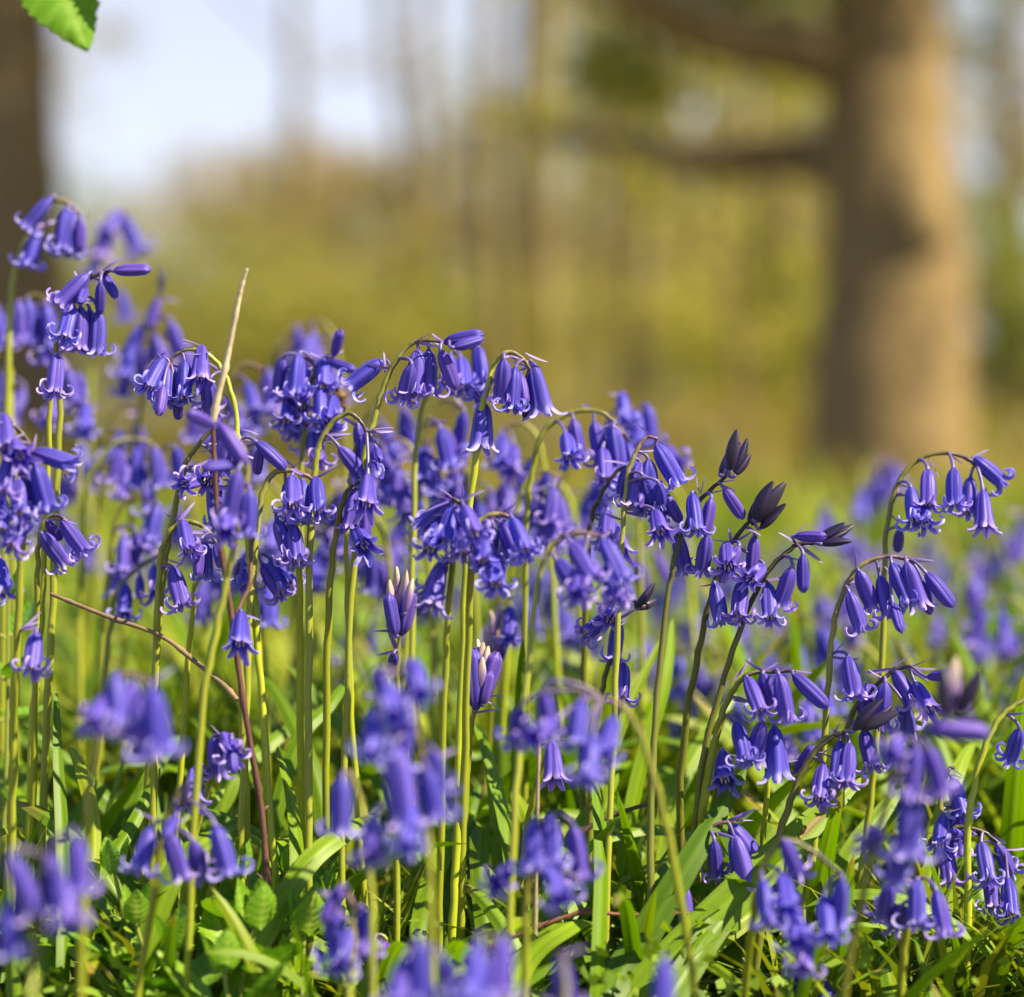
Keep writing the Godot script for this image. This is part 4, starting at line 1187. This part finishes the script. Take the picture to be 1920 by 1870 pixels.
func tufts() -> void:
	var up := Vector3(0.1, 0.55, 1.0)
	var side := Vector3(0.75, 0.3, 0.7)
	var g1 := Color(0.185, 0.300, 0.006)
	var g2 := Color(0.135, 0.235, 0.006)
	var g3 := Color(0.25, 0.36, 0.014)
	strap_group("broad leaf with a rusty spot slanting up to the right, with two more beside it", [[0.858, 6.0, Color(0.185, 0.29, 0.008), [1090,1990, 1230,1830, 1400,1660, 1520,1545, 1615,1456], up, [[0.80, 0.15], [0.965, -0.2]]], [0.85, 5.0, g2, [1060,1980, 1180,1800, 1290,1620, 1400,1440], up], [0.855, 4.2, g1, [1110,1990, 1250,1830, 1400,1720, 1500,1650], up], [0.84, 4.6, g2, [1180,2000, 1330,1760, 1440,1640], Vector3(0.3, 0.5, 0.9)]])
	strap_group("upright dark leaf with a bright edge, by the left stems", [[0.868, 2.6, g2, [118,1900, 122,1720, 118,1560, 110,1420, 106,1296], side], [0.872, 2.8, g1, [40,1900, 140,1700, 240,1560, 300,1440], up], [0.875, 2.2, g3, [160,1800, 175,1560, 150,1440, 128,1400], up]])
	strap_group("arched leaf lit yellow with thin shadow stripes, lower left", [[0.862, 4.0, g3, [240,1900, 300,1690, 360,1590, 440,1556, 500,1580, 560,1570], Vector3(0, 1, 0.6)], [0.86, 3.5, g3, [420,1900, 560,1640, 650,1560, 700,1530], up], [0.868, 3.0, g1, [545,1900, 560,1640, 548,1500, 520,1400], side]])
	strap_group("pale folded leaf glinting by the reddish twig", [[0.85, 5.0, g3, [900,1960, 980,1800, 1060,1735, 1100,1728, 1112,1770], Vector3(-0.2, 1, 0.4)], [0.86, 4.2, g1, [960,1960, 1010,1790, 1080,1690, 1130,1640], up], [0.865, 3.0, g2, [1120,1900, 1130,1640, 1122,1500, 1112,1420], side]])
	strap_group("leaf catching a white glint right of the cream bud head", [[0.90, 3.6, g1, [985,1900, 960,1600, 935,1480, 905,1380, 885,1350], Vector3(0.7, 0.6, 0.4)], [0.895, 3.0, g2, [930,1900, 905,1700, 898,1570, 915,1556, 945,1590], Vector3(0, 0.7, 0.7)], [0.91, 3.4, g2, [820,1900, 850,1680, 870,1560, 900,1470], up]])
	strap_group("narrow leaves fanning below the three wide soft bells", [[0.862, 2.6, g1, [1690,1990, 1670,1850, 1645,1750, 1628,1720], up], [0.858, 2.4, g3, [1720,1990, 1690,1860, 1660,1770, 1650,1740], up], [0.87, 2.4, g1, [1655,1990, 1660,1900, 1652,1830], up]])
	strap_group("long leaves crossing behind the dark-budded stems", [[0.93, 3.4, g1, [1130,1900, 1190,1500, 1250,1280, 1262,1160], side], [0.94, 3.6, g3, [1180,1900, 1240,1560, 1300,1420, 1380,1300], up], [0.92, 3.0, g2, [1090,1800, 1130,1480, 1180,1330, 1240,1200], side], [0.95, 3.4, g3, [1330,1900, 1400,1650, 1480,1520, 1545,1500], up]])
	strap_group("long thin leaves crossing between the left green stems", [[0.93, 2.8, g2, [640,1900, 600,1500, 540,1340, 490,1260], up], [0.92, 2.4, g1, [440,1900, 540,1440, 620,1320, 660,1270], up], [0.94, 3.2, g3, [330,1900, 420,1500, 500,1400, 600,1330], up], [0.95, 3.0, g2, [180,1900, 240,1560, 300,1420, 340,1380], up]])
	strap_group("leaf rising behind the small curled-bract bell, right", [[0.92, 3.0, g3, [1700,1900, 1760,1560, 1800,1440, 1828,1390], up], [0.93, 3.4, g1, [1880,1950, 1850,1720, 1800,1600, 1750,1560], up], [0.91, 3.0, g1, [1820,1950, 1890,1760, 1960,1720], up]])
	strap_group("long bright leaves leaning right among the lower right stems", [[0.90, 4.4, g1, [1480,1980, 1540,1760, 1600,1600, 1690,1480], up], [0.91, 4.0, g3, [1560,1980, 1640,1780, 1740,1640, 1830,1580], up], [0.905, 3.6, g2, [1440,1980, 1420,1760, 1385,1620, 1350,1540], up], [0.895, 3.8, g1, [1600,1980, 1570,1760, 1500,1640, 1440,1590], up]])
	strap_group("long bright leaves crossing low at the centre", [[0.89, 4.2, g1, [960,1980, 1030,1700, 1090,1560, 1160,1450], up], [0.90, 3.8, g3, [1060,1980, 1050,1720, 1010,1580, 960,1480], up], [0.895, 3.6, g1, [760,1980, 790,1740, 830,1600, 890,1520], up], [0.90, 3.6, g3, [700,1980, 660,1760, 600,1640, 540,1590], up]])
	strap_group("long bright leaves spreading low on the left", [[0.895, 3.8, g3, [200,1980, 260,1740, 330,1580, 420,1480], up], [0.90, 3.6, g1, [330,1980, 280,1740, 200,1600, 120,1540], up], [0.905, 3.8, g1, [40,1980, 60,1740, 110,1580, 200,1470], up], [0.89, 3.4, g3, [420,1980, 450,1760, 500,1640, 590,1580], up]])
	# and the rest of the leaves round the plants
	rng.seed = 909
	var placed := []
	var tries := 0
	while placed.size() < 165 and tries < 4000:
		tries += 1
		var d := 0.845 + 0.85 * pow(rng.randf(), 1.3) if placed.size() < 140 else rr(0.7, 0.84)
		var x := rr(-0.245, 0.245) * d
		var ok := true
		for q in placed:
			if Vector2(q.x - x, q.z + d).length() < 0.022 * (d + 0.2):
				ok = false
				break
		if ok:
			placed.append(Vector3(x, gy(x, -d), -d))
	for p in placed:
		var d: float = -p.z
		var near: Array = known[0]
		for e in known:
			if e[0].length() > 0 and e[1].distance_squared_to(p) < near[1].distance_squared_to(p):
				near = e
		var off: Vector3 = p - near[1]
		var way: String = ("right of" if off.x > 0 else "left of") if absf(off.x) > absf(off.z) else ("behind" if off.z < 0 else "in front of")
		if d > 0.98:
			var seen: Vector3 = (p - eye) * cb
			var px: float = 960.0 + seen.x / -seen.z * F
			for e in known:
				if e[2].y < 1250 and absf(e[2].x - px) < absf(near[2].x - px):
					near = e
			way = "seen behind"
			tuft("blurred leaf tuft seen behind the stem of the " + near[0], p, 4 + rng.randi() % 4, 0.09, 0.18, "tufts of strap leaves")
			continue
		tuft("strap leaf tuft " + way + " the foot of the " + near[0], p, 4 + rng.randi() % 4, 0.06 if d < 0.84 else (0.07 if d < 0.93 else 0.09), 0.10 if d < 0.84 else (0.135 if d < 0.93 else 0.18), "tufts of strap leaves")


func details() -> void:
	var k := 0
	for e in [[215, 1640, 0.845, 0.021, "toothed seedling bright in the sun below the big blurred trio of bells"], [255, 1735, 0.83, 0.026, "toothed seedling half in shade beside the thick olive stem"], [165, 1590, 0.87, 0.015, "small toothed seedling by the upright dark leaf"], [445, 1650, 0.855, 0.024, "toothed seedling with white glints beside the brown twig"], [545, 1640, 0.87, 0.023, "toothed seedling between the pale green stems"],
			[478, 1745, 0.82, 0.028, "toothed seedling with a broad leaf behind the twig's foot"], [570, 1755, 0.835, 0.027, "toothed seedling left of the soft violet bluebell near the bottom"], [420, 1825, 0.80, 0.026, "toothed seedling at the bottom edge, left of the twig's foot"], [330, 1780, 0.815, 0.024, "toothed seedling right of the thick olive stem"], [640, 1700, 0.88, 0.020, "small toothed seedling behind the soft violet bluebell near the bottom"], [120, 1760, 0.85, 0.022, "toothed seedling under the corner blur, bottom left"], [15, 1120, 0.93, 0.020, "toothed leafy stem at the left edge beside the dark stem"]]:
		seedling(e[4], e[0], e[1], e[2], e[3])
		k += 1
	# brown bramble twig with its pale broken top
	rng.seed = 61
	var foot := at(512, 1860, 0.85)
	var tw := thing("dead_twig", "reddish-brown dead twig with a pale dry broken top, left of centre", "twig", Vector3(foot.x, gy(foot.x, foot.z), foot.z))
	var mb := MB.new()
	stick(mb, [514,2060, 512,1860, 500,1650, 490,1520, 470,1400, 452,1290, 440,1200, 426,1100, 410,1000, 402,870, 399,792], 0.85, 0.00125, 0.00085, Color(0.115, 0.050, 0.035), tw.position, 0.836)
	part("stalk", mb.mesh(), M.dead, tw)
	mb = MB.new()
	stick(mb, [398,796, 408,745, 422,690, 436,620, 448,560, 456,526, 463,505], 0.836, 0.0013, 0.0005, Color(0.56, 0.47, 0.30), tw.position, 0.83)
	part("dry_top", mb.mesh(), M.dead, tw)
	mb = MB.new()
	stick(mb, [444,1312, 420,1286, 394,1264, 360,1236, 300,1192, 200,1156, 140,1132, 95,1114], 0.85, 0.0010, 0.0007, Color(0.22, 0.15, 0.08), tw.position, 0.872)
	part("side_branch", mb.mesh(), M.dead, tw)
	mb = MB.new()
	stick(mb, [440,1160, 452,1130, 468,1095, 470,1040, 476,960], 0.85, 0.0009, 0.0006, Color(0.16, 0.09, 0.06), tw.position, 0.855)
	part("side_branch", mb.mesh(), M.dead, tw)
	for q in [[488,1525, 502,1512], [500,1660, 482,1640]]:
		mb = MB.new()
		stick(mb, q, 0.85, 0.0009, 0.0005, Color(0.16, 0.08, 0.06), tw.position)
		part("thorn", mb.mesh(), M.dead, tw)
	for e in [["thin reddish twig lying across the bottom centre", [[780,1850, 870,1800, 1010,1738, 1095,1712, 1180,1716, 1300,1712], [1060,1722, 1105,1702]], 0.845, 0.0009, Color(0.17, 0.07, 0.05)], ["short brown knotted twig behind the centre leaves", [[1070,1580, 1110,1548, 1160,1525, 1214,1508]], 0.875, 0.0011, Color(0.10, 0.055, 0.035)], ["smooth orange-brown stick lying in the bottom right corner", [[1660,1846, 1760,1843, 1880,1846, 1990,1850]], 0.885, 0.0026, Color(0.30, 0.16, 0.06)], ["dark rough twig leaning over the orange-brown stick", [[1830,1950, 1862,1870, 1902,1802]], 0.87, 0.0026, Color(0.10, 0.055, 0.03)], ["greyish dry blade standing in the middle gap", [[1000,1900, 1006,1600, 1010,1420, 1016,1300]], 0.84, 0.0008, Color(0.3, 0.25, 0.14)]]:
		var p0: Vector3 = at(e[1][0][0], e[1][0][1], e[2])
		var t := thing("fallen_twig", e[0], "twig", Vector3(p0.x, gy(p0.x, p0.z), p0.z), "twigs among the stems")
		for q in e[1]:
			mb = MB.new()
			stick(mb, q, e[2], e[3], e[3] * 0.6, e[4], t.position)
			part("twig", mb.mesh(), M.dead, t)
	# sapling whose leaf hangs into the top left corner
	var hf := Vector3(-0.34, gy(-0.34, -0.98), -0.98)
	var hz := thing("leafy_sapling", "fresh green toothed leaf hanging in at the top left corner", "sapling", hf)
	mb = MB.new()
	stick(mb, [-640,2200, -560,1400, -470,700, -330,150, -120,-110, 60,-120, 200,-160], 0.98, 0.004, 0.0012, Color(0.16, 0.11, 0.06), hf, 0.95)
	part("stem", mb.mesh(), M.dead, hz)
	for e in [[70, -118, 172, 84, 0.6], [-120, -110, -180, 60, -0.3], [190, -160, 330, -60, 0.2], [-330, 150, -260, 330, 0.3]]:
		var a := at(e[0], e[1], 0.953)
		var c := at(e[2], e[3], 0.95)
		var y := (c - a).normalized()
		var z := Vector3(0.25, 0.55, 0.8)
		z = (z - y * z.dot(y)).normalized()
		var l := (c - a).length()
		part("leaf", LEAFV[1], M.hazel, hz, Transform3D(Basis(y.cross(z), y, z).scaled_local(Vector3(l * 0.95, l, l * 0.8)), a - hf))
	bee()


func bee() -> void:
	var p := at(634, 752, 0.917)
	var o := thing("bee", "small fuzzy brown bee clinging beside the crowded bluebell", "bee", p)
	rng.seed = 5
	var mb := MB.new()
	var path := PackedVector3Array()
	var rad := PackedFloat32Array()
	var cols := PackedColorArray()
	for k in 15:
		var s := k / 14.0
		path.append(Vector3(0.0010 * sin(s * 3.0), 0.0052 - 0.0105 * s, 0.0))
		var r := 0.0013 if s < 0.16 else (0.0023 * sin(PI * (s - 0.1) / 0.45) + 0.0004 if s < 0.45 else 0.0024 * sqrt(maxf(0.02, sin(PI * minf(1.0, (s - 0.36) / 0.64)))))
		rad.append(maxf(0.0006, r))
		cols.append(Color(0.05, 0.03, 0.012) if s < 0.14 else (Color(0.13, 0.07, 0.02) if s < 0.45 else (Color(0.16, 0.08, 0.02) if k % 3 == 0 else Color(0.05, 0.03, 0.012))))
	mb.tube(path, rad, 14, cols)
	var body := part("body", mb.mesh(), M.plain, o)
	var fz := MB.new()
	for k in 170:
		var t := 2 + rng.randi() % 12
		var a := rr(0, TAU)
		var dir := Vector3(cos(a), rr(-0.5, 0.3), sin(a)).normalized()
		var q := path[t] + Vector3(cos(a), 0, sin(a)) * rad[t]
		fz.tube(PackedVector3Array([q, q + dir * rr(0.0006, 0.0011)]), PackedFloat32Array([0.00007, 0.00003]), 3, PackedColorArray([Color(0.20, 0.11, 0.035), Color(0.28, 0.16, 0.05)]))
	var fuzz := part("fuzz", fz.mesh(), M.plain, body)
	fuzz.set_meta("kind", "stuff")
	for sgn in [-1.0, 1.0]:
		var w := MB.new()
		var pts := PackedVector3Array()
		var cc := PackedColorArray()
		for r in 6:
			var s := r / 5.0
			var hw := 0.0014 * sin(PI * (0.08 + 0.88 * s)) + 0.0001
			for q in 3:
				pts.append(Vector3(0.0015 + sgn * 0.0003 + s * 0.0022, 0.0022 - s * 0.0075, sgn * (0.0012 + 0.0018 * s) + (q - 1) * hw))
				cc.append(Color(0.5, 0.45, 0.38))
		w.grid(pts, cc, 6, 3)
		part("wing", w.mesh(), M.wing, o)
		for j in 3:
			var lg := MB.new()
			var y0 := 0.003 - j * 0.0016
			lg.tube(PackedVector3Array([Vector3(-0.001, y0, sgn * 0.001), Vector3(-0.0032, y0 + 0.0006, sgn * 0.0024), Vector3(-0.0040, y0 - 0.0016, sgn * 0.0028)]), PackedFloat32Array([0.0003, 0.00024, 0.00014]), 5, PackedColorArray([Color(0.05, 0.03, 0.02), Color(0.05, 0.03, 0.02), Color(0.05, 0.03, 0.02)]))
			part("leg", lg.mesh(), M.plain, o)
